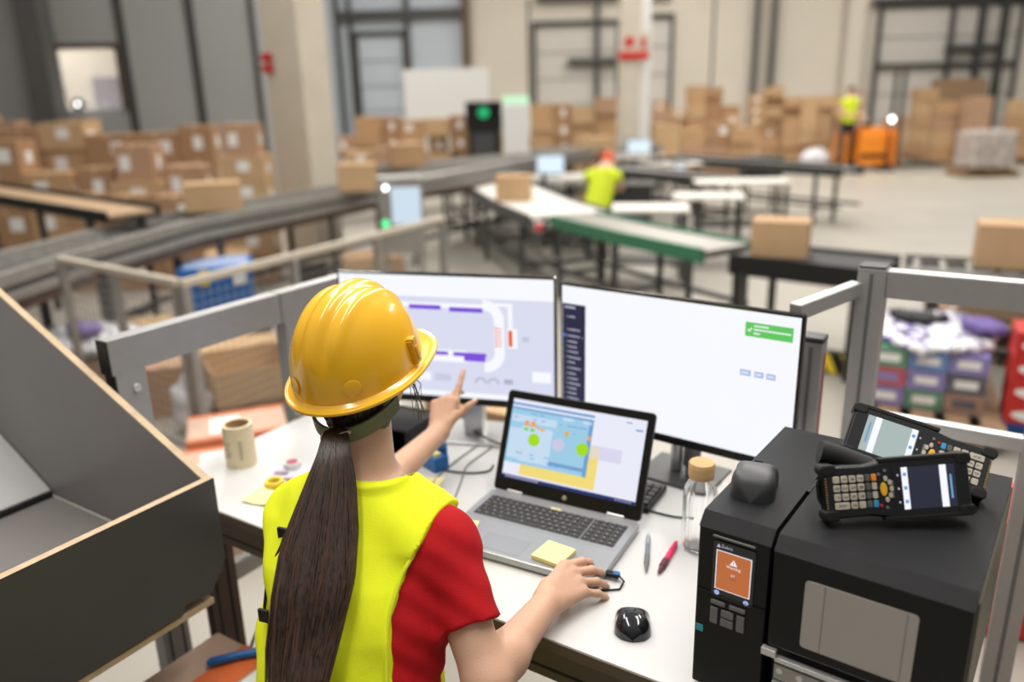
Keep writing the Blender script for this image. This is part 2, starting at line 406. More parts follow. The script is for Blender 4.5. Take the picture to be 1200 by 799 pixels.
# bay of the back wall at left, its bluish light put into the colour
t5 = MB(); wallbox(t5, 380, 540, 0, 9, .012, .02); struct(t5.build('trim_5', 'doorbluelit'))
dk = MB(); wallbox(dk, 1100, 1160, 0, zat(1130, 92), .5, .3); struct(dk.build('trim_6', 'wood'))
# grey wall at left with a hatch
gy = 14.2; gw = MB()
xa, xb = atd(66, 100, gy).x, atd(150, 100, gy).x; zt, zb = atd(108, 55, gy).z, atd(108, 128, gy).z
xl, xr = -16, atd(312, 100, gy).x
gw.box(((xl+xa)/2, gy, 4.5), (xa-xl, .3, 9)); gw.box(((xb+xr)/2, gy, 4.5), (xr-xb, .3, 9))
gw.box(((xa+xb)/2, gy, zb/2), (xb-xa, .3, zb)); gw.box(((xa+xb)/2, gy, (9+zt)/2), (xb-xa, .3, 9-zt))
for px in (147, 229):
    x = atd(px, 67, gy-.15).x; gw.box((x, gy-.16, 4.5), (.13, .06, 9), mi=1)
x = atd(300, 67, gy-.15).x; gw.box((x, gy-.16, 4.5), (.08, .06, 9), mi=1)
struct(gw.build('wall_left', ['wallgrey', 'joint']))
x = atd(50, 70, gy-.3).x
struct(MB().box((x, gy-.35, 4.5), (.38, .4, 9)).build('trim_7', 'walldark'))
fr = MB()
for xx in (xa, xb): fr.box((xx, gy-.12, (zt+zb)/2), (.08, .2, zt-zb))
fr.box(((xa+xb)/2, gy-.12, zt), (xb-xa, .2, .08))
wn = struct(fr.build('window_1', 'brownsteel'))
MB().box(((xa+xb)/2, gy+.05, (zt+zb)/2), (xb-xa, .01, zt-zb)).build('window_pane', mat('hatch_glass', (.9, .9, .95), .1, alpha=.15), wn)
# room seen through the hatch
bx = MB(); bx.box(((xa+xb)/2, gy+3, 3), (6, .1, 6)); struct(bx.build('wall_hatch', 'wallbeige'))
m_ = (xa+xb)/2
r = thing('storage_cabinet', 'pale violet cabinet seen through the hatch in the grey wall', 'cabinet', (m_+.1, gy+1.6, 0))
MB().box((0, 0, 1.25), (1.5, .6, 2.45)).build('body', mat('pale_violet_panel', (.60, .55, .62), .6), r, bevel=.02)
MB().box((.2, -.31, 1.95), (.35, .02, .4)).build('vent', 'steel', r, bevel=.01); MB().box((-.3, -.31, 1.4), (.03, .03, .3)).build('handle', 'steel', r, bevel=.005)
for i, (dx, dz, cc) in enumerate(((-.45, 3.0, 'white'), (.35, 3.0, 'wallgrey'), (.75, 3.0, 'palewood'))):
    MB().box((0, 0, 0), (.55 if i < 2 else .25, .12, 1.0)).box((0, -.07, 0), (.4 if i < 2 else .15, .02, .8), mi=1).build('door_panel', [cc, 'white'], struct(MB().box((m_+dx, gy+2.8, dz), (.6 if i < 2 else .3, .1, 1.05)).build('trim_%d' % (8+i), 'joint'))).location = (m_+dx, gy+2.7, dz)
lp = thing('bulkhead_lamp', 'bright round lamp glowing in the hatch of the grey wall', 'lamp', (atd(93, 122, gy-.4).x, gy-.4, atd(93, 122, gy-.4).z))
MB().lathe([(.001, .03), (.06, .028), (.075, 0), (.06, -.028), (.001, -.03)], 16).xf(Matrix.Rotation(PI/2, 3, 'X')).build('bulb', 'led_white', lp, smooth=True)
MB().lathe([(.03, .02), (.095, .02), (.095, .06), (.03, .06)], 16).xf(Matrix.Rotation(PI/2, 3, 'X')).build('housing', 'steel', lp, smooth=True)
MB().cyl((0, .05, 0), (0, .28, 0), .02).build('bracket', 'steel', lp)
# big pale concrete column
cx0, cx1, cxm = atd(292, 60, 9.6), atd(394, 60, 9.6), atd(350, 60, 9.6)
def gpt(px, Y): return atd(px, 215, Y).x
a_ = Vector((gpt(326, 9.7), 9.7)); b_ = Vector((gpt(366, 9.3), 9.3)); c_ = Vector((gpt(398, 9.75), 9.75))
poly = [(a_.x, a_.y), (b_.x, b_.y), (c_.x, c_.y), (a_.x+c_.x-b_.x, a_.y+c_.y-b_.y+.4)]
col = struct(MB().prism(poly, 0, 9).build('wall_column', 'concrete', bevel=.02))
# red sign on it
def facesign(name, px, py, w_, h_, Y, label, m='red'):
    p = atd(px, py, Y); r = thing(name, label, 'sign', p)
    return r
d_ = (b_-a_).normalized(); q = a_+(b_-a_)*.10; ang = math.atan2(d_.y, d_.x)
r = thing('safety_sign', 'pair of small red notices on the big pale column', 'sign', (q.x, q.y-.01, atd(309, 74, 9.7).z), ang)
for dz in (.06, -.06):
    MB().box((0, -.02, dz), (.2, .012, .085)).build('notice', 'red', r, bevel=.004)
# slim column further back with extinguisher sign
py_ = 18.5; x0 = atd(725, 100, py_).x; x1 = atd(748, 100, py_).x; x2 = atd(760, 100, py_).x
p5 = MB(); p5.box(((x0+x1)/2, py_, 4.5), (x1-x0, .5, 9)); struct(p5.build('wall_pillar', 'concrete', bevel=.02))
struct(MB().box(((x1+x2)/2+.02, py_+.1, 4.5), (x2-x1, .3, 9)).build('trim_11', 'white', bevel=.02))
sz = atd(743, 54, py_-.3)
r = thing('fire_equipment_sign', 'white and red fire equipment sign on the slim pillar', 'sign', (sz.x, py_-.28, sz.z))
MB().box((0, 0, 0), (.66, .02, .56)).build('plate', 'concrete', r, bevel=.004)
MB().box((0, -.02, -.19), (.66, .02, .16)).build('red_band', 'red', r, bevel=.004)
MB().lathe([(.001, .012), (.11, .012), (.11, -.012), (.001, -.012)], 20).xf(Matrix.Translation((-.1, -.02, .09)) @ Matrix.Rotation(PI/2, 4, 'X')).build('red_symbol', 'red', r)
MB().box((.2, -.02, .06), (.1, .02, .22)).build('red_symbol', 'red', r, bevel=.01)
# white partition panel
pa, pb = atd(472, 82, 21), atd(572, 84, 21)
r = thing('white_partition', 'large plain white panel standing behind the cartons left of the black kiosk', 'panel', ((pa.x+pb.x)/2, 21, 0))
MB().box((0, 0, pa.z/2+.25), (pb.x-pa.x, .06, pa.z-.5)).build('panel', 'white', r, bevel=.01)
for sx in (-.9, .9): MB().box((sx, .05, .6), (.06, .06, 1.2)).build('leg', 'galv', r); MB().box((sx, .05, .02), (.08, .7, .04)).build('foot', 'galv', r)

# ------------------------------------------------------------------ cartons
def carton_mesh(w_, d_, h_, ci, lab=1):
    mb = MB(); mb.box((0, 0, h_/2), (w_, d_, h_)); mb.box((0, 0, h_+.0008), (.05, d_*.995, .0012), mi=1)
    mb.box((0, -d_/2-.0006, h_-.035), (.05, .001, .07), mi=1)
    if lab: mb.box((w_*random.uniform(-.25, .22), -d_/2-.001, h_*random.uniform(.48, .62)), (w_*.28, .0015, h_*.40), mi=2)
    mb.box((w_/2+.001, d_*random.uniform(-.2, .2), h_*.5), (.0015, d_*.3, h_*.35), mi=2)
    return mb
far_proto = []
for i in range(10):
    w_, d_, h_ = random.choice(((.58, .40, .40), (.50, .40, .36), (.60, .45, .34), (.44, .36, .42)))
    o = carton_mesh(w_, d_, h_, i % 4, lab=(i % 3 != 0)).build('cardboard_carton', [M['card'][i % 4], 'tape', 'paper'])
    o['dims'] = 0; far_proto.append((o, w_, d_, h_))
del_dims = [p[0] for p in far_proto]
for o in del_dims: del o['dims']
used = set()
def put_carton(i, x, y, z, rz, label, group, s=1.0):
    src, w_, d_, h_ = far_proto[i]
    o = src if i not in used else src.copy()
    if i not in used: used.add(i)
    else: C.objects.link(o)
    o.location = (x, y, z); o.rotation_euler = (0, 0, rz); o.scale = (s, s, s)
    tag(o, label, 'carton', group); return h_*s
ORD = ['lowest', 'second', 'third', 'fourth', 'fifth', 'sixth', 'seventh', 'eighth', 'ninth', 'tenth', 'eleventh', 'twelfth', 'thirteenth']
NTH = ['first'] + ORD[1:]
def Y_FAR(y): return y > 15
def stacks(x0, x1, y, where, side, hts, group, s=1.0, gap=.012, idx=None, nolab=False):
    x = x0; n = 0
    while True:
        z = 0.0; yy = y+random.uniform(-.06, .06); t = (x-x0)/max(.1, x1-x0)
        top = hts if not callable(hts) else hts(t); ii = random.choice(idx or range(8)); wmax = 0; col = []
        while True:
            i = ii if random.random() < .7 else random.choice([q for q in (idx or range(8)) if far_proto[q][1] <= far_proto[ii][1]])
            hh = far_proto[i][3]*s
            if z+hh > top+.16: break
            col.append((i, z)); z += hh+.002; wmax = max(wmax, far_proto[i][1]*s)
        if not col or x+wmax > x1+.15: break
        for k, (i, z) in enumerate(col):
            lev = ORD[k] if k else 'lowest'
            put_carton(i, x+wmax/2, yy+(random.uniform(-.10, .10) if Y_FAR(yy) else 0), z, random.uniform(-.05, .05) if Y_FAR(yy) else random.uniform(-.015, .015), 'brown carton, %s from the floor in the %s %s' % (lev if k else 'first', NTH[n], where) if True else '', group, s)
        x += wmax+gap; n += 1
        if n > 12: break
def H1(t): return 1.75+.25*math.sin(t*23)+.12*math.sin(t*61)
PL_ = [0, 3, 6]      # cartons without a front label
stacks(gpt(622, 21.5), gpt(722, 21.2), 21.4, 'stack between white kiosk and slim pillar', '', 1.75, 'cartons beside the slim pillar', idx=[0, 3, 6, 1])
stacks(gpt(762, 21), gpt(870, 21), 21.0, 'rear stack right of slim pillar', '', H1, 'cartons along the back wall', s=.72, idx=[0, 3, 6, 2, 8, 9])
stacks(gpt(872, 21), gpt(1000, 21), 21.0, 'tall rear stack ending behind the forklift', '', H1, 'cartons along the back wall near the forklift', s=.72, idx=[0, 3, 6, 1, 8, 9])
stacks(gpt(765, 19.5), gpt(890, 19.5), 19.6, 'low stack before the back wall rows', '', 1.05, 'lower row of cartons before the back wall', idx=[0, 3, 6, 5])
stacks(gpt(398, 18), gpt(543, 18), 18.4, 'stack between big column and black kiosk', '', lambda t: 1.35+.45*t, 'cartons behind the big column', s=.92)
stacks(gpt(402, 16), gpt(470, 16), 16.7, 'low stack right of big column', '', .9, 'low row of cartons by the big column', s=.92)
for nm, px, Y, n, top in (('left', 1040, 20.2, 1, 1.25), ('tall', 1071, 22.4, 1, 1.95), ('mid', 1096, 20.6, 1, 1.5), ('midr', 1132, 20.0, 1, 1.55), ('right', 1197, 20.6, 1, 1.6)):
    x = gpt(px, Y)
    lab0 = {'left': 'load before the yellow forklift', 'tall': 'tallest narrow stack right of forklift', 'mid': 'first pallet stack past the tallest', 'midr': 'second pallet stack past the tallest', 'far': 'stack before the brown dock opening', 'right': 'stack at the right frame edge'}[nm]
    lab = {'left': 'brown carton stacked on the load before the yellow forklift', 'tall': 'brown carton in the tallest narrow stack right of the forklift', 'mid': 'brown carton in the first pallet stack right of the tallest stack',
           'midr': 'brown carton in the second pallet stack right of the tallest stack', 'far': 'brown carton in the stack before the brown dock opening', 'right': 'brown carton in the stack at the right frame edge'}[nm]
    if nm != 'left': MB_p = None
    z = .15 if nm != 'left' else 0.0; lv = 0
    s_ = 1.0 if nm != 'left' else .85
    while z+.36*s_ < top+.15:
        i = random.choice(PL_)
        for dx in (-.3*s_, .3*s_) if nm == 'right' else (0,):
            cnt_ = locals().get('cnt_', 0); put_carton(i, x+dx, Y, z, random.uniform(-.01, .01), ('brown carton, %s from below %sin the %s' % (NTH[lv], '' if nm != 'right' else 'at left ' if dx < 0 else 'at right ', lab0)), lab.replace('brown carton', 'cartons'), s_*.93)
        z += far_proto[i][3]*s_*.93+.004; lv += 1
# wooden pallets under those stacks
def pallet(x, y, rz, label, group=None, sx=1.2, sy=.8, z=0, proto={}):
    if 'o' not in proto:
        r = thing('wooden_pallet', label, 'pallet', (x, y, z), rz, group)
        for k in range(5): MB().box((0, -.36+k*.18, .133), (1.2, .12, .022)).build('deck_board', 'wood', r)
        for k in (-.55, 0, .55): MB().box((k, 0, .085), (.1, .8, .075)).build('bearer', 'wood', r)
        for k in (-.33, 0, .33): MB().box((0, k, .022), (1.2, .1, .024)).build('base_board', 'wood', r)
        for q in (-.55, 0, .55): pass
        proto['o'] = r; return r
    return copy_tree(proto['o'], None, (x, y, z), rz, label, group)
pallet(gpt(1096, 20.6), 20.6, PI/2, 'wooden pallet under the first pallet stack right of the tallest stack')
pallet(gpt(1132, 20.0), 20.0, PI/2, 'wooden pallet under the second pallet stack right of the tallest stack')
pallet(gpt(1070, 22.4), 22.4, PI/2, 'wooden pallet under the tallest narrow stack')
pallet(gpt(1197, 20.6), 20.6, 0, 'wooden pallet under the stack at the right frame edge')
# left-hand carton stacks (8-11 m away)
LB = [1, 2, 4, 5, 7]
stacks(-7.0, gpt(262, 10.9), 10.9, 'rear stack left of the big column', '', 1.78, 'rear row of labelled cartons left of the big column', idx=LB)
stacks(-6.3, gpt(255, 9.75), 9.75, 'middle stack left of the big column', '', 1.45, 'middle row of labelled cartons left of the big column', idx=LB)
stacks(gpt(70, 8.75), gpt(250, 8.75), 8.75, 'front stack by the dark incline', '', 1.12, 'front row of labelled cartons by the dark incline', s=.85, idx=LB)
stacks(-10.2, -6.3, 12.6, 'back stack below the grey wall', '', 1.85, 'back row of cartons below the grey wall', s=1.05, idx=LB)
stacks(gpt(268, 9.0), gpt(318, 9.0), 9.0, 'tall stack before the big column', '', 1.85, 'cartons in the tall stack before the big column', s=.8, idx=[2, 5, 7])
# ------------------------------------------------------------------ conveyors
def conveyor(name, label, pts, wd, top, side='galv', surf='rollers', legs=None, sideh=.12, group=None, legm='steel', lowbar=True, railh=0.02, belt_m='belt', fancy=False):
    P_ = [Vector((p[0], p[1], top if len(p) < 3 else p[2])) for p in pts]
    r = thing(name, label, 'conveyor', (P_[0].x, P_[0].y, 0)); O = Vector((P_[0].x, P_[0].y, 0))
    Q = [p-O for p in P_]; n = len(Q)
    nr = []
    for i in range(n):
        d = (Q[min(i+1, n-1)]-Q[max(i-1, 0)]); d.z = 0; d.normalize(); nr.append(Vector((-d.y, d.x, 0)))
    def strip(mb, o0, o1, z0, z1, mi=0):
        vs = []
        for i in range(n):
            for o_, z_ in ((o0, z0), (o1, z0), (o1, z1), (o0, z1)): vs.append(Q[i]+nr[i]*o_+Vector((0, 0, z_)))
        fs = [(3, 2, 1, 0), tuple(4*(n-1)+k for k in range(4))]
        for i in range(n-1):
            for k in range(4): a = 4*i+k; b = 4*i+(k+1) % 4; fs.append((a, b, b+4, a+4))
        mb.add(vs, fs, mi); return mb
    for sg in (-1, 1):
        if fancy:
            strip(MB(), sg*wd/2, sg*(wd/2+.035), -.035, railh).build('side_rail', side, r, bevel=.004)
            strip(MB(), sg*wd/2, sg*(wd/2+.020), -.075, -.035).build('side_groove', 'steel', r)
            strip(MB(), sg*wd/2, sg*(wd/2+.035), -.135, -.075).build('side_rail', side, r, bevel=.004)
            strip(MB(), sg*(wd/2-.02), sg*(wd/2+.015), -.21, -.135).build('underside_channel', 'brownsteel', r)
        else: strip(MB(), sg*wd/2, sg*(wd/2+.035), -sideh, railh).build('side_rail', side, r, bevel=.004)
    strip(MB(), -wd/2+.01, wd/2-.01, -.06, -.045).build('bed', 'steel', r)
    if surf == 'belt': strip(MB(), -wd/2+.012, wd/2-.012, -.03, -.004).build('belt', belt_m, r)
    else:
        for i in range(n-1):
            L = (Q[i+1]-Q[i]).length; k = max(1, int(L/.16)); mb = MB()
            for j in range(k):
                p = Q[i].lerp(Q[i+1], (j+.5)/k)+Vector((0, 0, -.026)); q = nr[i].lerp(nr[i+1], (j+.5)/k)
                mb.cyl(p-q*(wd/2-.01), p+q*(wd/2-.01), .024, n=8)
            tag(mb.build('roller_bank', 'galv', r, smooth=True), kind=None)
    tot = [0]
    for i in range(n-1): tot.append(tot[-1]+(Q[i+1]-Q[i]).length)
    nl = legs or max(2, int(tot[-1]/1.3))
    for j in range(nl):
        s_ = tot[-1]*(j+.15)/(nl-.7); s_ = min(s_, tot[-1]*.97); i = max(k for k in range(n-1) if tot[k] <= s_+1e-6); t = (s_-tot[i])/(tot[i+1]-tot[i])
        p = Q[i].lerp(Q[i+1], t); q = nr[i]
        for sg in (-1, 1):
            a = p+q*sg*(wd/2+.01); MB().bar((a.x, a.y, 0), (a.x, a.y, p.z-sideh+.02), .05, .05).build('leg', legm, r)
        MB().bar(p+q*(wd/2)+Vector((0, 0, -p.z+.25)), p-q*(wd/2)+Vector((0, 0, -p.z+.25)), .04, .04).build('cross_brace', legm, r)
    if lowbar:
        for sg in (-1, 1):
            mb = MB()
            for i in range(n-1): mb.bar(Q[i]+nr[i]*sg*(wd/2+.01)+Vector((0, 0, .3-Q[i].z)), Q[i+1]+nr[i+1]*sg*(wd/2+.01)+Vector((0, 0, .3-Q[i+1].z)), .04, .04)
            mb.build('lower_rail', legm, r)
    return r
M['tanbelt'] = mat('tan_belt', (.40, .27, .16), .7, var=.1)
# main grey roller conveyor at left
conveyor('roller_conveyor', 'long grey roller conveyor sweeping past the big column behind the wire fence', [(-3.35, 3.9), (-3.22, 5.3), (-2.88, 6.9), (-1.75, 9.05), (.05, 12.35), (1.6, 15.2)], .5, 1.0, sideh=.16, railh=.05, fancy=True)
conveyor('inclined_belt_conveyor', 'dark inclined belt conveyor coming down from the left edge', [(-6.4, 8.95, 1.24), (-4.8, 7.75, 1.20), (-3.05, 6.50, 1.15)], .42, 1.2, side='rubber', surf='belt', sideh=.06, lowbar=False, belt_m='tanbelt', railh=.03)
# belt line with green side
def rr_(px, py, z): return at(px, py, z)
conveyor('belt_conveyor', 'white belt conveyor ending beside the red emergency knob', [(-.55, 13.2), (-.1, 11.0), (.30, 9.2), (.62, 8.2)], .85, .8, side='darkgrey', surf='belt', legs=4)
conveyor('green_belt_conveyor', 'green sided belt conveyor running between the white belt and the black transfer module', [(.66, 8.1), (1.2, 7.05), (1.72, 6.2)], .5, .8, side='green', surf='belt', legs=3, belt_m='galv', sideh=.10)
conveyor('black_transfer_conveyor', 'short black transfer module carrying the tape sealed carton', [(1.82, 6.06), (2.62, 5.4)], .55, .8, side='rubber', surf='belt', legs=2, belt_m='blackbelt', sideh=.13, lowbar=False)
conveyor('slim_roller_conveyor', 'grey roller conveyor leading from the black module to the right edge', [(2.76, 5.47), (4.36, 4.66)], .5, .8, surf='rollers', legs=2)
conveyor('rear_roller_conveyor', 'bright roller conveyor passing in front of the black kiosk', [(-3.2, 13.2), (-1.2, 14.6), (1.2, 16.4), (3.2, 18.0)], .55, .85, side='galv')
conveyor('kiosk_roller_conveyor', 'roller conveyor running out right of the white kiosk', [(.62, 17.0), (2.6, 18.3)], .5, .85)
conveyor('bench_roller_conveyor', 'long dark roller conveyor behind the packing benches', [(2.9, 14.7), (3.9, 13.2), (5.0, 11.7)], .5, .85, side='steel')
conveyor('packing_roller_conveyor', 'roller conveyor between the bending worker and the white tables', [(1.75, 13.3), (2.5, 12.1), (3.1, 11.2)], .5, .8, side='steel')
# emergency knob
p = at(618+24, 262, .74)
r = thing('emergency_stop_button', 'red emergency stop knob on the near corner of the green conveyor', 'button', (.30, 8.04, .70))
MB().box((0, 0, 0), (.09, .07, .1)).build('housing', 'white', r, bevel=.008); MB().lathe([(.001, .04), (.035, .035), (.045, .015), (.03, 0), (.02, 0)], 16).xf(Matrix.Translation((0, -.035, 0)) @ Matrix.Rotation(PI/2, 4, 'X')).build('knob', 'red', r, smooth=True)

# ------------------------------------------------------------------ single cartons lying on conveyors
def open_flaps(mb, w_, d_, h_):
    for sg in (-1, 1):
        mb.box((0, sg*(d_/2+.03), h_+.035), (w_, .004, .1), Matrix.Rotation(-sg*.8, 3, 'X'), 0)
def solo(name, label, x, y, z, w_, d_, h_, rz, ci=0, lab=0, group=None):
    r = thing(name, label, 'carton', (x, y, z), rz, group)
    MB().box((0, 0, h_/2), (w_, d_, h_)).build('box_body', M['card'][ci], r, bevel=.004)
    for sy in (-1, 1): MB().box((0, sy*d_/4, h_+.0015), (w_*.995, d_/2-.003, .003)).build('flap', M['card'][(ci+2) % 4], r)
    MB().box((0, 0, h_+.0035), (w_*.995, .05, .0008)).box((w_/2+.0006, 0, h_-.03), (.0008, .05, .06)).box((-w_/2-.0006, 0, h_-.03), (.0008, .05, .06)).build('tape', 'tape', r)
    if lab: MB().box((w_*.18*lab, -d_/2-.001, h_*.55), (w_*.3, .001, h_*.4)).build('shipping_label', 'paper', r)
    return r
solo('shipping_carton', 'tape sealed brown carton on the black transfer module', 2.02, 5.87, .80, .40, .30, .26, -.42, 2)
solo('shipping_carton', 'brown carton on the roller conveyor at the right edge above the frame rail', 3.31, 5.18, .83, .42, .32, .28, -.46, 2)
p = at(601, 236, .8); solo('shipping_carton', 'brown carton on the white belt conveyor', p.x+.02, p.y+.17, .80, .40, .34, .28, -.1, 2)
p = at(416, 226, 1.04); solo('shipping_carton', 'brown carton on the grey conveyor just right of the big column', p.x, p.y+.2, 1.05, .40, .30, .27, .25, 2)
p = at(243, 250, 1.04); solo('shipping_carton', 'wide flat brown carton on the grey conveyor left of the big column', p.x-.0, p.y+.2, 1.05, .48, .36, .24, .3, 2)
p = at(475, 196, .87); solo('shipping_carton', 'brown carton on the rear rollers left of the black kiosk', p.x, p.y+.2, .88, .55, .42, .36, .3, 0)
p = at(700, 184, .87); solo('shipping_carton', 'brown carton on the rear rollers above the bending worker', p.x, p.y+.2, .88, .6, .42, .32, .3, 2)
# ------------------------------------------------------------------ workstation frame: u along the desk front, v away from the woman
DK = Vector((-.946, 1.872, 0)); DA = math.radians(-33); DU = Vector((math.cos(DA), math.sin(DA), 0)); DV = Vector((-DU.y, DU.x, 0))
def W(u, v, z=0): return DK+DU*u+DV*v+Vector((0, 0, z))
DZ = 1.05
def profile(mb, a, b, wd=.045, ht=.09, mi=0, slots=True, mslot=1):     # aluminium profile bar with slots on its faces
    mb.bar(a, b, wd, ht, mi)
    if not slots: return mb
    a, b = Vector(a), Vector(b); d = (b-a).normalized()
    up = Vector((0, 0, 1)) if abs(d.z) < .95 else Vector((0, 1, 0))
    x = d.cross(up).normalized(); y = x.cross(d).normalized()
    for k in ([-.022, .022] if ht > .06 else [0]):
        for sg in (-1, 1): mb.bar(a+x*sg*wd/2+y*k, b+x*sg*wd/2+y*k, .003, .007, mslot)
    return mb
# desk
r = thing('packing_desk', 'white topped desk carrying the laptop, monitors and label printer', 'desk', DK, DA)
MB().box((.91, .375, DZ-.0125), (1.82, .75, .025)).build('desk_top', 'desk', r, bevel=.002)
e = MB(); e.box((.91, -.0015, DZ-.0135), (1.82, .003, .023)); e.box((-.0015, .375, DZ-.0135), (.003, .75, .023)); e.build('edge_band', 'deskedge', r)
mb = MB()
profile(mb, (0.09, .05, DZ-.07), (1.80, .05, DZ-.07), .045, .09); mb.build('front_rail', ['deskedge', 'rubber'], r, bevel=.002)
mb = MB(); profile(mb, (0.09, .70, DZ-.07), (1.80, .70, DZ-.07), .045, .09); mb.build('rear_rail', ['alu', 'rubber'], r, bevel=.002)
for u_ in (.13, 1.76):
    mb = MB(); profile(mb, (u_, .08, DZ-.07), (u_, .67, DZ-.07), .045, .09); mb.build('side_rail', ['alu', 'rubber'], r, bevel=.002)
for u_, v_ in ((.14, .06), (1.76, .06), (.14, .69), (1.76, .69)):
    mb = MB(); mb.box((u_, v_, (DZ-.03)/2), (.085, .05, DZ-.03)); 
    for k in (-.02, .02): mb.box((u_+k, v_-.0255, (DZ-.03)/2), (.008, .003, DZ-.05), mi=1)
    mb.box((u_+.043, v_, (DZ-.03)/2), (.003, .008, DZ-.05), mi=1)
    mb.build('leg', ['brownsteel', 'rubber'], r, bevel=.003)
mb = MB(); mb.bar((.14, .08, .78), (.14, .66, .78), .03, .05); mb.build('cross_brace', 'alu', r, bevel=.002)
# left arch frame
r = thing('aluminium_frame', 'grey aluminium arch frame standing at the left side of the desk', 'frame', W(-.03, .005), DA)
T = 1.45
mb = MB(); mb.box((0, .38, T-.045), (.045, .86, .09)); mb.box((0, .38, T-.0005), (.0452, .862, .002), mi=1)  # thin brighter strip paints the light falling on the rail top
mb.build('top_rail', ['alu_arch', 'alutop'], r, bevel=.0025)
for v_, w_ in ((-.003, .08), (.53, .06)):
    mb = MB(); mb.box((0, v_, (T-.09)/2), (.045, w_, T-.0901))
    for sg in (-1, 1):
        for k in (-.02, .02): mb.box((sg*.0228, v_+k, .55), (.002, .006, 1.0), mi=1)
    mb.build('leg', ['alu_arch', 'rubber'], r, bevel=.0025)
MB().box((0, -.052, T-.045), (.044, .003, .088)).build('end_cap', 'rubber', r, bevel=.001)
MB().box((0, -.0445, T-.15), (.041, .003, .12)).build('end_plate', 'rubber', r, bevel=.001)
MB().lathe([(.001, .008), (.009, .007), (.011, .003), (.011, 0)], 16).xf(Matrix.Translation((.0225, 0.005, T-.135)) @ Matrix.Rotation(PI/2, 4, 'Y')).build('bolt', 'silver2', r, smooth=True)
MB().box((0, .49, T-.045), (.047, .006, .092)).build('joint_line', 'midgrey', r)
# right rear frame
r = thing('aluminium_frame', 'grey aluminium frame of posts and rails behind the label printer at right', 'frame', W(1.54, .9), DA)
T = 1.6
def prof_post(name, x, y, z0, z1, w_=.06):
    mb = MB(); mb.box((x, y, (z0+z1)/2), (w_, w_, z1-z0))
    mb.box((x, y-w_/2-.0005, (z0+z1)/2), (.008, .002, z1-z0-.02), mi=1); mb.box((x-w_/2-.0005, y, (z0+z1)/2), (.002, .008, z1-z0-.02), mi=1)
    return mb.build(name, ['alu', 'midgrey'], r, bevel=.003)
prof_post('post', 0, 0, 0, T)
prof_post('post', .37, 0, 0, T-.062)
MB().box((.53, 0, T-.035), (1.0, .045, .06)).box((.53, 0, T-.004), (.998, .043, .002), mi=1).build('top_rail', ['alu', 'alutop'], r, bevel=.003)  # lit top of the rail painted as a paler strip
MB().box((0, 0, T+.003), (.058, .058, .006)).build('post_cap', 'darkgrey', r, bevel=.002)
MB().bar((-.03, -.02, T-.05), (-.115, -.235, T-.065), .03, .035).build('side_rail', 'alu', r, bevel=.003)
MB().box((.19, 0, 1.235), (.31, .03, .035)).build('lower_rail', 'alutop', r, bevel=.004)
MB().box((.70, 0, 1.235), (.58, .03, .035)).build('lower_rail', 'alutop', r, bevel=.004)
MB().box((.6, .02, .90), (.42, .06, .14)).build('cable_duct', 'alu', r, bevel=.004)
# short capped post carrying the monitor clamp
r = thing('capped_post', 'short grey post with dark cap and red strip beside the right monitor', 'post', W(1.445, .79), DA)
MB().box((0, 0, .72), (.05, .05, 1.44)).box((0, -.0255, .72), (.008, .002, 1.42), mi=1).build('post', ['alu', 'midgrey'], r, bevel=.003)
MB().box((0, 0, 1.446), (.052, .052, .014)).build('cap', 'darkgrey', r, bevel=.004)
MB().box((.0255, .005, 1.30), (.001, .012, .22)).build('red_strip', 'redcard', r)
MB().box((-.045, -.03, 1.37), (.04, .10, .13)).build('clamp', 'alutop', r, bevel=.006)
MB().box((-.035, -.095, 1.36), (.03, .03, .09)).build('clamp_cap', 'blackpl', r, bevel=.006)

# ------------------------------------------------------------------ chute at the left
KX = Vector((-.695, 1.599, 0))
r = thing('laminate_chute', 'open grey laminate chute with bare plywood edges left of the woman', 'chute', KX, DA)
ft = 1.2; fb = .975
def panel(name, poly3, th, axis, mats, par=r):   # poly in (s,z), extruded along axis
    mb = MB()
    return mb
# far side panel: along -u, rising top edge
sl = (1.531-1.2)/.738
L = 1.5
mb = MB()
x0, x1 = 0, -L
pr = [(x0, fb), (x0, ft), (x1, ft+sl*L), (x1, fb-.0)]
def py(p): return p
vs = [(x, 0.0, z) for x, z in pr]+[(x, .018, z) for x, z in pr]
mb.add(vs, [(0, 1, 2, 3), (7, 6, 5, 4), (4, 5, 1, 0), (3, 2, 6, 7), (0, 3, 7, 4)], 0)
mb.add([vs[1], vs[5], vs[6], vs[2]], [(0, 1, 2, 3)], 1)
mb.build('side_panel', ['greyboard', 'ply'], r)
# right-hand end panel along -v with the notched corner
mb = MB(); pr = [(.018, ft), (.018, fb+.02), (-.03, fb-.045), (-.10, fb-.035), (-.105, fb-.055), (-1.0, fb-.055), (-1.0, ft)]
vs = [(.018, y, z) for y, z in pr]+[(0.0, y, z) for y, z in pr]; n = len(pr)
mb.add(vs, [tuple(range(n)), tuple(range(2*n-1, n-1, -1))]+[(k, n+k, n+(k+1) % n, (k+1) % n) for k in range(n) if k not in (4, 6)], 0)
for k in (4, 6): mb.add([vs[k], vs[n+k], vs[n+(k+1) % n], vs[(k+1) % n]], [(0, 1, 2, 3)], 1)
mb.build('end_panel', ['shadedboard', 'ply'], r)
mb = MB(); pr = [(.0, -.004, ft), (.0, -1.0, ft)]
MB().box((.0, -.5, fb-.067), (.03, .95, .014)).build('bottom_strip', 'ply', r)
MB().box((-.45, -.5, fb-.012), (.895, .998, .02)).build('floor_panel', 'greyboard', r)
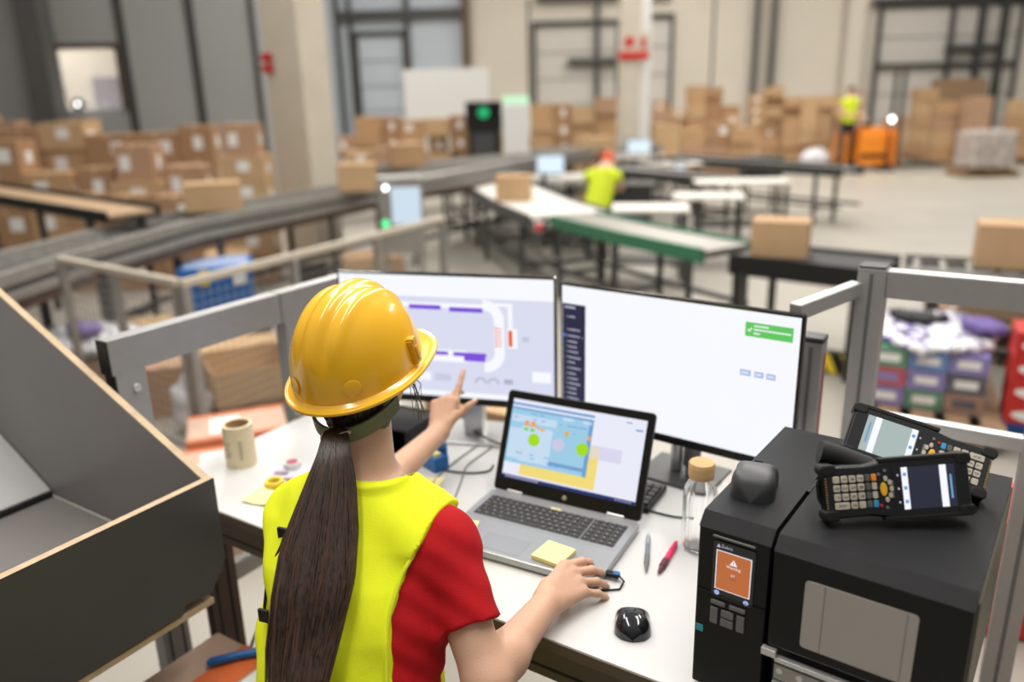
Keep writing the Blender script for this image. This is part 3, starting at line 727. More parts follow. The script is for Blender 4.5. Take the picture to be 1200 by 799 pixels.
# sloping slide sheet
Rm = Matrix.Rotation(math.atan(.53), 3, 'Y')
s0 = Vector((-.69, -.5, fb+.012)); s1 = Vector((-1.49, -.5, fb+.012+.8*.53))
mb = MB(); mb.bar(s0, s1, .995, .012); mb.build('slide_sheet', ['sheet', 'steel'], r, bevel=.002)
MB().box((-.688, -.5, fb+.004), (.02, .99, .01)).build('sheet_edge_shadow', 'rubber', r)  # black strip standing in for the shadow along the sheet's lower end
for x_, y_ in ((-.85, -.06), (-.85, -.9), (-.06, -.94)):
    MB().box((x_, y_, (fb-.022)/2), (.06, .06, fb-.022)).build('leg', 'alu', r, bevel=.003)
MB().box((-.45, -.9, fb-.06), (.8, .04, .05)).build('cross_brace', 'alu', r, bevel=.003)

# ------------------------------------------------------------------ monitors
def monitor(label, cx, cy, z0, yaw, w_=.612, h_=.366, screen=None, stand=None):
    r = thing('computer_monitor', label, 'monitor', (cx, cy, DZ), yaw)
    zc = z0-DZ+h_/2
    MB().prism([(p[0], p[1]) for p in rrect(w_, h_, .006, 3)], 0, .018, f=lambda v: Vector((v.x, v.z, v.y+zc))).build('casing', 'gloss', r, bevel=.002)
    MB().box((0, .045, zc-.02), (w_*.5, .035, h_*.5), taper=1).build('rear_housing', 'blackpl', r, bevel=.012)
    MB().box((0, -.0015, z0-DZ+.008), (w_-.004, .004, .016)).build('lower_bezel', 'blackpl', r, bevel=.001)
    sw, sh = w_-.012, h_-.026; sx, sz = -sw/2, z0-DZ+.020
    def q(mb, x0, y0, x1, y1, mi, d=1):     # fractions of the screen, origin top-left
        mb.quad(*[(sx+sw*a, -.0006-.0002*d, sz+sh*(1-b)) for a, b in ((x0, y1), (x1, y1), (x1, y0), (x0, y0))], mi)
    screen(r, q, sx, sz, sw, sh)
    stand(r, zc)
    return r
def ring_q(mb, cx, cy, r0, r1, a0, a1, mi, S_, d=2, n=14):
    sx, sz, sw, sh = S_
    for k in range(n):
        A, B = a0+(a1-a0)*k/n, a0+(a1-a0)*(k+1)/n
        P = lambda r_, t: (sx+sw*cx+r_*math.cos(t), -.0006-.0002*d, sz+sh*(1-cy)+r_*math.sin(t))
        mb.quad(P(r0, A), P(r1, A), P(r1, B), P(r0, B), mi)
def scrL(r, q, sx, sz, sw, sh):
    S_ = (sx, sz, sw, sh)
    b = MB(); q(b, 0, 0, 1, 1, 0, 0); q(b, 0, 0, 1, .17, 1, 1); q(b, 0, .955, 1, 1, 1, 1); b.build('screen', ['scr_grey', 'scr_white'], r)
    b = MB()
    q(b, .28, .215, .72, .255, 0, 2); q(b, .28, .60, .60, .66, 0, 2)
    for cy in (.30, .60): pass
    cx, cy = .695, .44
    # rounded right end of the track
    ring_q(b, .68, .345, .030, .058, 0, PI/2, 0, S_); ring_q(b, .68, .60, .030, .058, -PI/2, 0, 0, S_)
    q(b, .73, .345, .776, .60, 0, 2); q(b, .69, .70-.005, .70, .70, 0, 2)
    q(b, .795, .20, .815, .46, 0, 2); q(b, .72, .20, .815, .225, 0, 2); q(b, .79, .40, .835, .56, 0, 2)
    q(b, .36, .80, .42, .87, 0, 2); q(b, .90, .74, .985, .83, 0, 2); q(b, .40, .66, .60, .70, 0, 2)
    b.build('track_plan', 'scr_white', r)
    for x0, x1, y0, y1 in ((.335, .485, .235, .27), (.525, .68, .245, .282), (.33, .51, .615, .645), (.535, .69, .615, .648), (.585, .685, .648, .685)):
        c = MB(); q(c, x0, y0, x1, y1, 0, 3); c.build('purple_bar', 'scr_purple', r)
    c = MB(); q(c, .795, .415, .813, .545, 0, 3)
    for k in range(6): q(c, .735, .40+k*.028, .765, .408+k*.028, 0, 3)
    q(c, .735, .38, .738, .56, 0, 3); c.build('orange_bar', 'scr_orange', r)
    c = MB()
    for cx in (.66, .72): ring_q(c, cx, .865, .012, .017, 0, PI, 0, S_, 3)
    for k in range(4): q(c, .44, .81+k*.015, .52, .816+k*.015, 0, 3)
    q(c, .77, .82, .81, .86, 0, 3)
    for k in range(3): q(c, .86+k*.01, .46, .865+k*.01, .50, 0, 3)
    c.build('gauge_icon', mat('grey_icon_glow', (.02, .02, .02), .4, emit=s2l('#a9adc6'), es=1), r)
def scrR(r, q, sx, sz, sw, sh):
    b = MB(); q(b, 0, 0, 1, 1, 0, 0); b.build('screen', 'scr_white', r)
    b = MB(); q(b, 0.002, .135, .115, 1, 0, 1); b.build('side_menu', 'scr_navy', r)
    b = MB(); rr = random.Random(3)
    q(b, .012, .155, .065, .17, 0, 2)
    ys = [.23, .33, .38, .425, .465, .505, .55, .59, .635, .68, .72, .76, .80, .84, .88]
    for i, y in enumerate(ys):
        x0 = .022; q(b, x0, y, x0+.006, y+.009, 0, 2); x = x0+.012; end = x0+.012+rr.uniform(.022, .06)
        while x < end: w_ = rr.uniform(.003, .006); q(b, x, y-.002, min(end, x+w_), y+.011, 0, 2); x += w_+.0016
    q(b, .100, .38, .104, .39, 0, 2)
    b.build('menu_lines', 'scr_text', r)
    b = MB(); q(b, .006, .372, .018, .395, 0, 3); b.build('menu_marker', glow('menu_blue', s2l('#3a7be0')), r)
    b = MB(); q(b, .80, .072, .975, .168, 0, 1); b.build('green_notice', 'scr_green', r)
    b = MB(); x = .832
    for y, n_ in ((.088, 9), (.112, 22), (.138, 4)):
        for k in range(n_): q(b, .832+k*.0062, y, .832+k*.0062+.0045, y+.012, 0, 2)
    P = lambda a, c: (sx+sw*a, -.0012, sz+sh*(1-c))
    b.quad(P(.808, .122), P(.811, .116), P(.816, .128), P(.816, .140)); b.quad(P(.816, .128), P(.816, .140), P(.826, .112), P(.823, .106))
    b.build('notice_text', 'scr_white', r)
    for x0, x1 in ((.79, .832), (.845, .88), (.89, .924)):
        b = MB(); q(b, x0, .40, x1, .44, 0, 1)
        for k in range(int((x1-x0)/.006)-1): q(b, x0+.005+k*.006, .413, x0+.009+k*.006, .427, 1, 2)
        b.build('blue_button', ['scr_blue', 'scr_white'], r)
def standL(r, zc):
    MB().box((.045, .095, zc/2-.03), (.058, .045, zc-.06)).build('stand_column', 'alutop', r, bevel=.004)
    MB().box((.045, .07, zc-.05), (.10, .05, .10)).build('stand_head', 'blackpl', r, bevel=.006)
    MB().box((.03, .10, .004), (.26, .17, .008)).build('stand_base', 'silver2', r, bevel=.003)
def standR(r, zc):
    for dx in (-.012, .030): MB().cyl((dx+.0, .095, .008), (dx, .095, zc), .016, n=20).build('stand_tube', 'silver2', r, smooth=True)
    MB().box((.01, .085, zc-.02), (.12, .05, .10)).build('stand_head', 'blackpl', r, bevel=.006)
    MB().cyl((.03, .095, .03), (.03, .095, .10), .022, n=20).build('collar', 'midgrey', r, smooth=True)
    MB().box((.01, .09, .004), (.20, .16, .008)).build('stand_base', 'darkgrey', r, bevel=.003)
monitor('left computer monitor showing a purple track plan', -.18, 2.062, 1.182, math.radians(-14.8), screen=scrL, stand=standL)
monitor('right computer monitor with a nearly blank white page and green notice', .372, 1.792, 1.172, math.radians(-36.6), screen=scrR, stand=standR)

# ------------------------------------------------------------------ laptop
LY = math.radians(-28.5)
r = thing('laptop', 'open silver laptop with blue chart page in front of the two monitors', 'laptop', (.112, 1.68, DZ), LY)
BW, BD, BH = .382, .258, .020
hz = .020
mb = MB(); mb.prism(rrect(BW, BD, .012, 4, 0, -BD/2), .004, BH); mb.build('base', 'silver', r, bevel=.003)
MB().prism(rrect(BW-.004, BD-.004, .012, 4, 0, -BD/2), .001, .006).build('base_underside', 'darkgrey', r, bevel=.001)
MB().prism(rrect(BW-.02, BD*.415, .006, 3, 0, -.028-BD*.2075), BH-.0015, BH+.0004).build('keyboard_deck', 'silver', r)
kb = MB(); kb.prism(rrect(BW-.034, .098, .004, 3, 0, -.078), BH-.001, BH+.0006); kbo = kb.build('keyboard', 'midgrey', r)
rows = [(15, .0085), (15, .0155), (15, .0155), (14, .0155), (13, .0155), (10, .0155)]
y = -.033
def key(x0, x1, yc, hgt):
    m_ = MB(); m_.box(((x0+x1)/2, yc, BH+.0016), (x1-x0-.0024, hgt-.0022, .002))
    w_ = min(.003, (x1-x0)*.2); m_.box(((x0+x1)/2-.002, yc+.002, BH+.00268), (w_, w_, .0001), mi=1)
    m_.build('key', ['key', 'scr_text_dull'], kbo, bevel=.0006, seg=1)
M['scr_text_dull'] = mat('key_legend', (.45, .45, .45), .6)
xl, xm, xr = -BW/2+.018, BW/2-.018-.078, BW/2-.018
for n_, hgt in rows:
    hh = hgt+.0008; yc = y-hh/2
    first = {15: 1.0, 14: 1.5, 13: 2.0, 10: 1.2}[n_]; last = {15: 1.0 if hgt < .01 else 1.4, 14: 1.6, 13: 2.0, 10: 1.2}[n_]
    un = (xm-.003-xl)/(first+last+(n_-2 if n_ != 10 else 12)); x = xl
    for k in range(n_):
        w_ = first if k == 0 else last if k == n_-1 else (5 if (n_ == 10 and k == 4) else 1)
        key(x, x+w_*un, yc, hh); x += w_*un
    for k in range(4):
        if hgt < .01 or True: key(xm+.001+k*.0192, xm+.001+(k+1)*.0192, yc, hh)
    y -= hh
MB().prism(rrect(.105, .062, .004, 3, -.045, -BD+.045), BH+.0002, BH+.0007).build('touchpad', mat('touchpad_grey', (.33, .34, .36), .35, .4), r, bevel=.0003)
lt = math.radians(22.8); LH = .247
Rl = Matrix.Translation((0, 0, hz)) @ Matrix.Rotation(-lt, 4, 'X')
def onlid(mb): return mb.xf(Rl)
onlid(MB().prism(rrect(BW-.002, LH, .010, 4, 0, LH/2), 0, .007, f=lambda v: Vector((v.x, v.z, v.y)))).build('lid', 'darkgrey', r, bevel=.0015)
onlid(MB().prism(rrect(BW-.006, LH-.004, .009, 4, 0, LH/2), -.0012, .0, f=lambda v: Vector((v.x, v.z, v.y)))).build('bezel', 'blackpl', r)
sw, sh, sx, sz = .344, .194, -.172, .033
def q(mb, x0, y0, x1, y1, mi, d=1):
    mb.quad(*[(sx+sw*a, -.0014-.0001*d, sz+sh*(1-b)) for a, b in ((x0, y1), (x1, y1), (x1, y0), (x0, y0))], mi)
b = MB(); q(b, 0, 0, 1, 1, 0, 0); onlid(b).build('screen', 'scr_lilac', r)
b = MB(); q(b, .13, .62, .70, .93, 0, 1); q(b, .55, .40, .70, .93, 0, 1)
onlid(b).build('yellow_panel', 'scr_yellow', r)
b = MB(); q(b, 0, .10, .63, .80, 0, 2); onlid(b).build('blue_window', 'scr_sky', r)
b = MB(); q(b, .01, .19, .36, .28, 0, 3); q(b, .01, .36, .10, .74, 0, 3); q(b, .40, .13, .48, .17, 0, 3); q(b, .55, .13, .62, .17, 0, 3); q(b, .10, .32, .34, .76, 0, 3)
onlid(b).build('pale_blocks', 'scr_sky2', r)
b = MB(); q(b, 0, .045, .63, .075, 0, 2); q(b, 0, .10, .63, .125, 0, 3); q(b, .60, .10, .63, .80, 0, 3); q(b, .32, .70, .60, .745, 0, 3)
rr = random.Random(5)
for k in range(22): x = rr.uniform(.02, .55); yy = rr.choice((.15, .22, .30, .66, .70, .74)); q(b, x, yy, x+rr.uniform(.015, .05), yy+.012, 0, 4)
q(b, .86, .05, .90, .065, 0, 2); q(b, .93, .12, .98, .14, 0, 2)
onlid(b).build('blue_lines', 'scr_mid', r)
b = MB(); q(b, .63, .40, .86, .56, 0, 1); onlid(b).build('lilac_note', glow('lilac_note_glow', s2l('#d9d6ee')), r)
b = MB()
def disc(mb, cx, cy, rad, mi, d=5, n=24):
    c0 = Vector((sx+sw*cx, -.0014-.0001*d, sz+sh*(1-cy)))
    mb.add([tuple(c0+Vector((rad*math.cos(2*PI*k/n), 0, rad*math.sin(2*PI*k/n)))) for k in range(n)], [tuple(range(n))], mi)
for cx, cy, mt, nm in ((.205, .475, 'scr_lime', 'green_chart'), (.395, .475, glow('mauve_chart_glow', s2l('#c9c8e2')), 'mauve_chart'), (.575, .475, 'scr_lime', 'green_chart')):
    b = MB(); disc(b, cx, cy, .0155, 0); onlid(b).build(nm, mt, r)
b = MB()
for x0, w_, y0, h_ in ((.115, .035, .27, .05), (.165, .035, .27, .05), (.215, .02, .31, .03), (.24, .035, .32, .03), (.43, .03, .295, .05), (.60, .025, .305, .045)): q(b, x0, y0, x0+w_, y0+h_, 0, 5)
onlid(b).build('amber_bar', glow('amber_glow', s2l('#f0a83c')), r)
b = MB()
for x0 in (.115, .165): q(b, x0, .34, x0+.035, .375, 0, 5); q(b, x0, .255, x0+.035, .268, 1, 5)
q(b, .43, .34, .455, .355, 0, 5)
onlid(b).build('green_bar', [glow('green_bar_glow', s2l('#6fce50')), glow('red_bar_glow', s2l('#e06a4a'))], r)
b = MB(); q(b, 0, .955, 1, 1, 0, 2)
for k in range(12): q(b, .03+k*.022, .965, .042+k*.022, .99, 1, 3)
for k in range(6): q(b, .86+k*.02, .97, .87+k*.02, .985, 1, 3)
onlid(b).build('taskbar', ['scr_task', 'scr_text'], r)
b = MB(); c0 = (0, -.0016, .0155)
b.add([(.0055*math.cos(2*PI*k/20), -.0016, .0155+.0055*math.sin(2*PI*k/20)) for k in range(20)], [tuple(range(20))])
text_into(b, 'hp', .007, lambda x, y: (x, -.0018, .0155+y), 1); onlid(b).build('round_emblem', ['silver2', 'rubber'], r)
for sx_ in (-.13, .13): MB().cyl((sx_-.02, .003, hz), (sx_+.02, .003, hz), .006, n=14).build('hinge', 'silver2', r, smooth=True)
MB().box((.183, -.235, BH+.0006), (.014, .012, .0006)).build('palm_sticker', 'scr_text_dull', r)
# items at / on the laptop
def stickies(label, loc, rz, n=8, w_=.076, curl=.0, group=None):
    r = thing('sticky_note_pad' if n > 2 else 'sticky_note', label, 'sticky notes', loc, rz)
    mb = MB(); mb.box((0, 0, n*.0006), (w_, w_, n*.0012)); mb.build('pad', 'note', r, bevel=.0004)
    mb = MB(); N = 6
    vs = [((i/N-.5)*w_, (j/N-.5)*w_, n*.0012+.0005+curl*max(0, (i/N-.3))**2*(1-j/N*.5)) for i in range(N+1) for j in range(N+1)]
    mb.add(vs, [(i*(N+1)+j, (i+1)*(N+1)+j, (i+1)*(N+1)+j+1, i*(N+1)+j+1) for i in range(N) for j in range(N)])
    mb.build('top_sheet', 'note', r, smooth=True)
    return r
def lap(x, y, z=0):     # a point on the laptop base
    c, s = math.cos(LY), math.sin(LY); return Vector((.112+x*c-y*s, 1.68+x*s+y*c, DZ+z))
p = at(649, 651, DZ+BH+.001); stickies('yellow sticky note pad lying on the laptop palm rest', (p.x, p.y, DZ+BH+.0009), LY-.12, 7, .068)
p = at(547, 620, DZ+BH+.001); stickies('pale sticky note at the left front corner of the laptop', (p.x-.01, p.y+.01, DZ+BH+.0009), LY+.2, 1, .062)
p = at(651, 597, DZ+BH); o = MB().box((p.x, p.y, DZ+BH+.0009), (.026, .010, .0004), rotz(LY)).build('sticky_flag', 'note'); tag(o, 'tiny yellow sticky flag on the laptop above the keyboard', 'sticky note')
# usb receiver with cable at the right side of the laptop
p = at(716, 672, DZ+.012)
r = thing('usb_plug', 'black usb plug with blue end at the right side of the laptop', 'plug', (p.x, p.y, DZ), LY)
MB().box((0, 0, .011), (.036, .014, .009)).build('plug_body', 'blackpl', r, bevel=.002); MB().box((.012, 0, .0165), (.012, .012, .003)).build('blue_tip', 'blue', r, bevel=.001)
MB().tube([(.018, 0, .011), (.03, -.005, .006), (.03, -.03, .003), (.0, -.05, .003)], .002, 8).build('cable', 'rubber', r, smooth=True)

# ------------------------------------------------------------------ printer
PL = Vector((.2846, 1.0977, 0)); PAa = math.atan2(.87083-1.09768, .58999-.28457)
PW, PD, PH = .380, .404, 1.37-DZ
r = thing('label_printer', 'black industrial label printer with small colour screen at the right front', 'printer', (PL.x, PL.y, DZ), PAa)
LW = .113
def pq(x, z, y=0): return (x, y, z)
bev = .022
# body left column
def hull(name, x0, x1, y0, y1, z0, z1, mats_, ch=.014, tp=.0):
    mb = MB(); vs = [(x0, y0, z0), (x1, y0, z0), (x1, y1, z0), (x0, y1, z0), (x0, y0, z1-ch), (x1, y0, z1-ch), (x1, y1, z1), (x0, y1, z1), (x0, y0+ch, z1), (x1, y0+ch, z1)]
    mb.add(vs, [(3, 2, 1, 0), (0, 1, 5, 4), (1, 2, 6, 9, 5), (3, 7, 6, 2), (0, 4, 8, 7, 3)], 0); mb.add([vs[8], vs[9], vs[6], vs[7]], [(0, 1, 2, 3)], 1); mb.add([vs[4], vs[5], vs[9], vs[8]], [(0, 1, 2, 3)], 1)
    return mb.build(name, mats_, r, bevel=.004)
hull('housing', 0, LW, 0, PD, .01, PH, ['blackpl', 'blacktop'], .02)
hull('cover', LW+.006, PW, -.004, PD-.002, .135, PH-.002, ['blackpl', 'blacktop'], .02)
MB().box(((LW+PW)/2+.003, PD/2+.01, .07), (PW-LW-.006, PD-.03, .12)).build('lower_body', 'blackpl', r, bevel=.004)
MB().box((PW/2, PD/2, .005), (PW-.02, PD-.02, .01)).build('base_plate', 'steel', r)
MB().box((LW/2+.001, -.001, .19), (LW-.004, .004, .001)).build('seam', 'rubber', r)
# label gap / print mechanism under the cover
MB().box((LW+.012, -.008, .128), (.022, .01, .012)).build('latch', 'silver2', r, bevel=.001)
MB().box(((LW+PW)/2+.006, -.004, .118), (PW-LW-.03, .01, .008)).build('tear_bar', 'silver2', r, bevel=.001)
MB().box(((LW+PW)/2+.006, -.002, .096), (PW-LW-.03, .01, .026)).build('mechanism_plate', 'galv', r, bevel=.001)
for k in range(3): MB().cyl((LW+.03+k*.03, -.009, .10), (LW+.03+k*.03, -.006, .10), .005, n=12).build('screw', 'silver2', r, smooth=True)
MB().box(((LW+PW)/2+.006, -.007, .078), (PW-LW-.03, .008, .003)).build('mechanism_edge', 'silver2', r)
# window in the cover
wx0, wx1, wz0, wz1 = LW+.055, PW-.062, .155, .268
mb = MB(); mb.prism(rrect(wx1-wx0, wz1-wz0, .006, 4, (wx0+wx1)/2, (wz0+wz1)/2), -.0062, -.0042, f=lambda v: Vector((v.x, v.z, v.y)))
mb.build('window', mat('smoked_pale_window', (.42, .385, .355), .3), r)
for x_ in (wx0+.028, wx1-.014): MB().box((x_, -.0064, (wz0+wz1)/2), (.0008, .0006, wz1-wz0)).build('window_line', 'midgrey', r)
mb = MB(); text_into(mb, 'INDUSTRIAL  PRINTER', .011, lambda x, y: (x+.20, -.0046, .143+y)) if False else None
# front panel with display
mb = MB(); mb.prism(rrect(.066, .098, .004, 4, LW/2+.003, .236), -.0022, 0, f=lambda v: Vector((v.x, v.z, v.y))); mb.build('display_frame', 'gloss', r)
MB().box((LW/2+.001, -.002, .292), (.066, .003, .003)).build('trim_line', 'midgrey', r, bevel=.0005)
dx0, dx1, dz0, dz1 = LW/2+.003-.028, LW/2+.003+.028, .201, .270
d = MB(); d.quad((dx0, -.0024, dz0), (dx1, -.0024, dz0), (dx1, -.0024, dz1), (dx0, -.0024, dz1), 0)
d.quad((dx0+.0012, -.0026, dz0+.0012), (dx1-.0012, -.0026, dz0+.0012), (dx1-.0012, -.0026, dz1-.0012), (dx0+.0012, -.0026, dz1-.0012), 1)
mx, mz = (dx0+dx1)/2, .250
d.add([(mx-.006, -.0028, mz), (mx+.006, -.0028, mz), (mx, -.0028, mz+.010)], [(0, 1, 2)], 0)
d.add([(mx-.0008, -.003, mz+.002), (mx+.0008, -.003, mz+.002), (mx+.0008, -.003, mz+.007), (mx-.0008, -.003, mz+.007)], [(0, 1, 2, 3)], 1)
text_into(d, 'Warning', .0065, lambda x, y: (x+mx, -.0028, .2455+y), 0)
text_into(d, '5/7', .0050, lambda x, y: (x+mx, -.0028, .232+y), 0); text_into(d, 'Label', .0050, lambda x, y: (x+mx, -.0028, .226+y), 2)
d.build('display', ['scr_white', 'scr_copper', glow('dark_copper_glow', s2l('#8a4a26'))], r)
d = MB(); text_into(d, 'Zebra', .0075, lambda x, y: (dx0+.016+x, -.0025, .2775+y), 0)
d.add([(dx0, -.0025, .2745), (dx0+.006, -.0025, .2745), (dx0+.003, -.0025, .281)], [(0, 1, 2)]); d.build('display_heading', 'scr_text', r)
for x_, z_ in ((dx0+.004, .1945), (dx1-.005, .1925)):
    d = MB(); d.add([(x_+.0042*math.cos(2*PI*k/16), -.0026, z_+.0042*math.sin(2*PI*k/16)) for k in range(16)], [tuple(range(16))], 0)
    d.add([(x_-.0015, -.0028, z_-.0015), (x_+.0015, -.0028, z_-.0015), (x_+.0015, -.0028, z_+.001), (x_, -.0028, z_+.0025), (x_-.0015, -.0028, z_+.001)], [(0, 1, 2, 3, 4)], 1)
    d.build('touch_icon', ['scr_blue', 'scr_mid'], r)
bz = .172
for x0, x1, z0, z1 in ((.026, .051, bz, bz+.007), (.056, .083, bz, bz+.007), (.026, .040, bz-.035, bz-.006), (.0435, .0655, bz-.0185, bz-.006), (.0435, .0655, bz-.035, bz-.0215), (.069, .083, bz-.035, bz-.006)):
    MB().box(((x0+x1)/2, -.0015, (z0+z1)/2), (x1-x0-.0015, .005, z1-z0)).build('button', 'midgrey', r, bevel=.0012)
MB().box((.01, -.0012, .118), (.012, .001, .012)).build('blue_sticker', mat('cyan_sticker', (.05, .35, .45), .5), r)
# side edge trim on the right
MB().box((PW+.001, PD/2, PH/2+.02), (.004, PD-.02, PH-.07)).build('side_trim', mat('olive_brown_trim', (.10, .09, .06), .5), r, bevel=.001)
MB().box((LW+.003, PD*.47, PH-.003), (.006, .05, .006)).build('cover_hinge', 'gloss', r, bevel=.001)
MB().box((LW+.003, PD*.9, PH-.003), (.006, .05, .006)).build('cover_hinge', 'gloss', r, bevel=.001)
# ------------------------------------------------------------------ things on the desk and on the printer
p = at(742, 738, DZ)
def mouse(label, loc, rz, L_, Wd, Hh, m_, name='computer_mouse', wheel=True, sq=1.0, en=2.6):
    r = thing(name, label, 'mouse', loc, rz)
    N, K = 16, 20; vs = []; fs = []
    for i in range(N+1):
        t = i/N; y = (t-.5)*L_; e = max(0.0, 1-abs(2*t-1)**en)**.5
        hw = Wd/2*e*(1-.13*math.exp(-((t-.52)/.16)**2)); hh = Hh*(max(0, 1-abs((t-.40)/.62)**2.3))**.6*(.35+.65*e) if 0 < t < 1 else 0
        for k in range(K+1):
            a = PI*k/K; c_ = math.cos(a); s_ = math.sin(a)
            x = hw*(abs(c_)**(.75*sq))*(1 if c_ > 0 else -1); z = hh*(s_**(.7*sq))
            vs.append((x, y, max(.002, z)))
    for i in range(N):
        for k in range(K): a = i*(K+1)+k; fs.append((a, a+1, a+K+2, a+K+1))
    for i in range(N): fs.append((i*(K+1), (i+1)*(K+1), (i+1)*(K+1)+K, i*(K+1)+K))
    MB().add(vs, fs).build('shell', m_, r, smooth=True, ang=60)
    if wheel:
        zt = Hh*.93; MB().cyl((-.0035, L_*.24, zt*.80), (.0035, L_*.24, zt*.80), .010, n=18).build('scroll_wheel', 'rubber', r, smooth=True)
        MB().box((0, L_*.36, zt*.66), (.0012, L_*.16, .012), Matrix.Rotation(-.35, 3, 'X')).build('button_gap', 'rubber', r)
    MB().prism([(Wd/2*.8*math.cos(2*PI*k/20), L_/2*.86*math.sin(2*PI*k/20)) for k in range(20)], 0, .003).build('underside', 'rubber', r)
    return r
r = mouse('glossy black wireless mouse lying on the white desk before the printer', (p.x, p.y+.008, DZ), math.radians(-8), .090, .072, .036, 'gloss', wheel=False)
MB().box((0, .004, .0325), (.010, .018, .004)).build('centre_key', 'darkgrey', r, bevel=.0015)
mp = at(885, 583, 1.37)
r = mouse('matt dark grey mouse resting on top of the label printer', (mp.x+.008, mp.y+.03, 1.368), math.radians(-24), .104, .072, .046, 'darkgrey', wheel=False, sq=.55, en=4.5)
MB().box((0, .038, .0335), (.014, .014, .003), Matrix.Rotation(-.5, 3, 'X')).build('scroll_wheel', 'gloss', r, bevel=.001)
# pens
def pen(label, a, b, rad, body, tip, clipm, name='ballpoint_pen'):
    a, b = Vector(a), Vector(b); O = (a+b)/2; d = b-a; L = d.length; rz = math.atan2(d.y, d.x)
    r = thing(name, label, 'pen', (O.x, O.y, DZ), rz)
    z = rad
    MB().tube([(-L*.30, 0, z), (-L*.28, 0, z), (L*.3, 0, z), (L*.42, 0, z)], [rad*.9, rad, rad*.95, rad*.75], 16).build('barrel', body, r, smooth=True)
    MB().tube([(-L*.5, 0, z), (-L*.49, 0, z), (-L*.42, 0, z), (-L*.30, 0, z)], [rad*.12, rad*.25, rad*.6, rad*.92], 16).build('tip', tip, r, smooth=True)
    MB().tube([(-L*.30, 0, z), (-L*.10, 0, z)], [rad*1.08, rad*1.12], 16).build('grip', tip, r, smooth=True)
    MB().cyl((L*.42, 0, z), (L*.5, 0, z), rad*.45, n=12).build('button', clipm, r, smooth=True)
    MB().box((L*.30, 0, z+rad*1.15), (L*.26, rad*.6, rad*.25)).box((L*.41, 0, z+rad*.9), (rad*.6, rad*.6, rad*.6)).build('clip', clipm, r, bevel=.0004)
    return r
a, b = at(757, 673, DZ), at(760, 627, DZ); pen('grey ballpoint pen lying on the desk right of the laptop', a, b, .0052, mat('grey_pen', (.18, .21, .26), .3), 'midgrey', 'silver2')
a, b = at(771, 675, DZ), at(793, 638, DZ); pen('bright pink pen lying between the grey pen and the glass bottle', a, b, .0065, 'pink', mat('dark_pink_grip', (.12, .03, .05), .5), 'pink')
# glass bottle with bamboo lid
p = at(819, 645, DZ)
r = thing('glass_bottle', 'ribbed clear glass bottle with round bamboo lid beside the printer', 'bottle', (p.x, p.y+.012, DZ))
rib = lambda k, n: 1-.035*(math.cos(2*PI*k*14/n) > .3)
ribs = lambda k, n: 1-.085*(abs(math.cos(PI*k*12/n))**3)
MB().lathe([(.001, .003), (.028, .003), (.034, .010), (.036, .03), (.036, .130), (.034, .145), (.026, .162), (.0235, .168), (.0235, .180), (.0205, .180), (.0205, .168), (.023, .160), (.031, .144), (.033, .130), (.033, .03), (.031, .013), (.026, .008), (.001, .008)], 96, rad=ribs).build('glass_body', 'glass', r, smooth=True)
MB().lathe([(.001, .170), (.0265, .170), (.0275, .173), (.0275, .200), (.0255, .204), (.001, .204)], 40).build('lid', 'bamboo', r, smooth=True)
# label roll
p = at(283, 545, DZ)
r = thing('label_roll', 'upright roll of cream labels at the left end of the desk', 'roll', (p.x-.002, p.y+.012, DZ))
MB().lathe([(.0405, .0), (.0405, .118), (.032, .118), (.032, .0), (.0405, 0)], 40).build('roll', 'cream', r, smooth=True)
MB().lathe([(.0318, .001), (.0318, .117), (.0300, .117), (.0300, .001)], 32).build('cardboard_core', M['card'][0], r, smooth=True)
mb = MB()
def onroll(x, y, a0=-1.75): a = a0+x/.0407; return (.0409*math.cos(a), .0409*math.sin(a), y)
for k in range(3): text_into(mb, 'NFC'[k], .022, lambda x, y, k=k: onroll(-y-.012, .040+k*.017+x))
mb.build('printed_lettering', 'darkgrey', r)
mb = MB(); 
for k in range(7): mb.box((.041*math.cos(-1.2), .041*math.sin(-1.2), .03+k*.008), (.001, .008, .002), rotz(-1.2))
mb.build('printed_lines', 'midgrey', r)
# papers and notes on the left half of the desk
def sheet(name, label, cat, x, y, w_, h_, rz, m_, z=0, curl=.004, mark=None):
    r = thing(name, label, cat, (x, y, DZ+z), rz); N = 8
    vs = [((i/N-.5)*w_, (j/N-.5)*h_, .0008+curl*((i/N-.5)**2+(j/N-.5)**2*.5)*2) for i in range(N+1) for j in range(N+1)]
    fs = [(i*(N+1)+j, (i+1)*(N+1)+j, (i+1)*(N+1)+j+1, i*(N+1)+j+1) for i in range(N) for j in range(N)]
    MB().add(vs, fs).build('sheet', m_, r, smooth=True)
    if mark:
        mb = MB()
        for k, (mx, my, mw, mh) in enumerate(mark): mb.box((mx*w_, my*h_, .003), (mw*w_, mh*h_, .0008))
        mb.build('print', mat('print_ink', (.30, .22, .30), .7), r)
    return r
p = at(335, 562, DZ); sheet('leaflet', 'lilac white leaflet with dark print left of the woman on the desk', 'paper', p.x, p.y, .12, .16, DA+.5, mat('lilac_paper', (.62, .60, .68), .6), 0, .006, [(-.2, .2, .3, .12), (.1, 0, .4, .08), (0, -.25, .5, .1), (-.15, -.05, .15, .15)])
p = at(330, 548, DZ); r = thing('small_tin', 'small pink and white round tin on the leaflet beside the woman', 'tin', (p.x+.03, p.y, DZ+.003)); MB().lathe([(.001, .0), (.022, .0), (.022, .014), (.001, .014)], 24).build('tin', 'white', r, smooth=True); MB().lathe([(.001, .0142), (.016, .0142), (.016, .0155), (.001, .0155)], 24).build('lid', mat('rose_lid', (.45, .12, .16), .4), r, smooth=True)
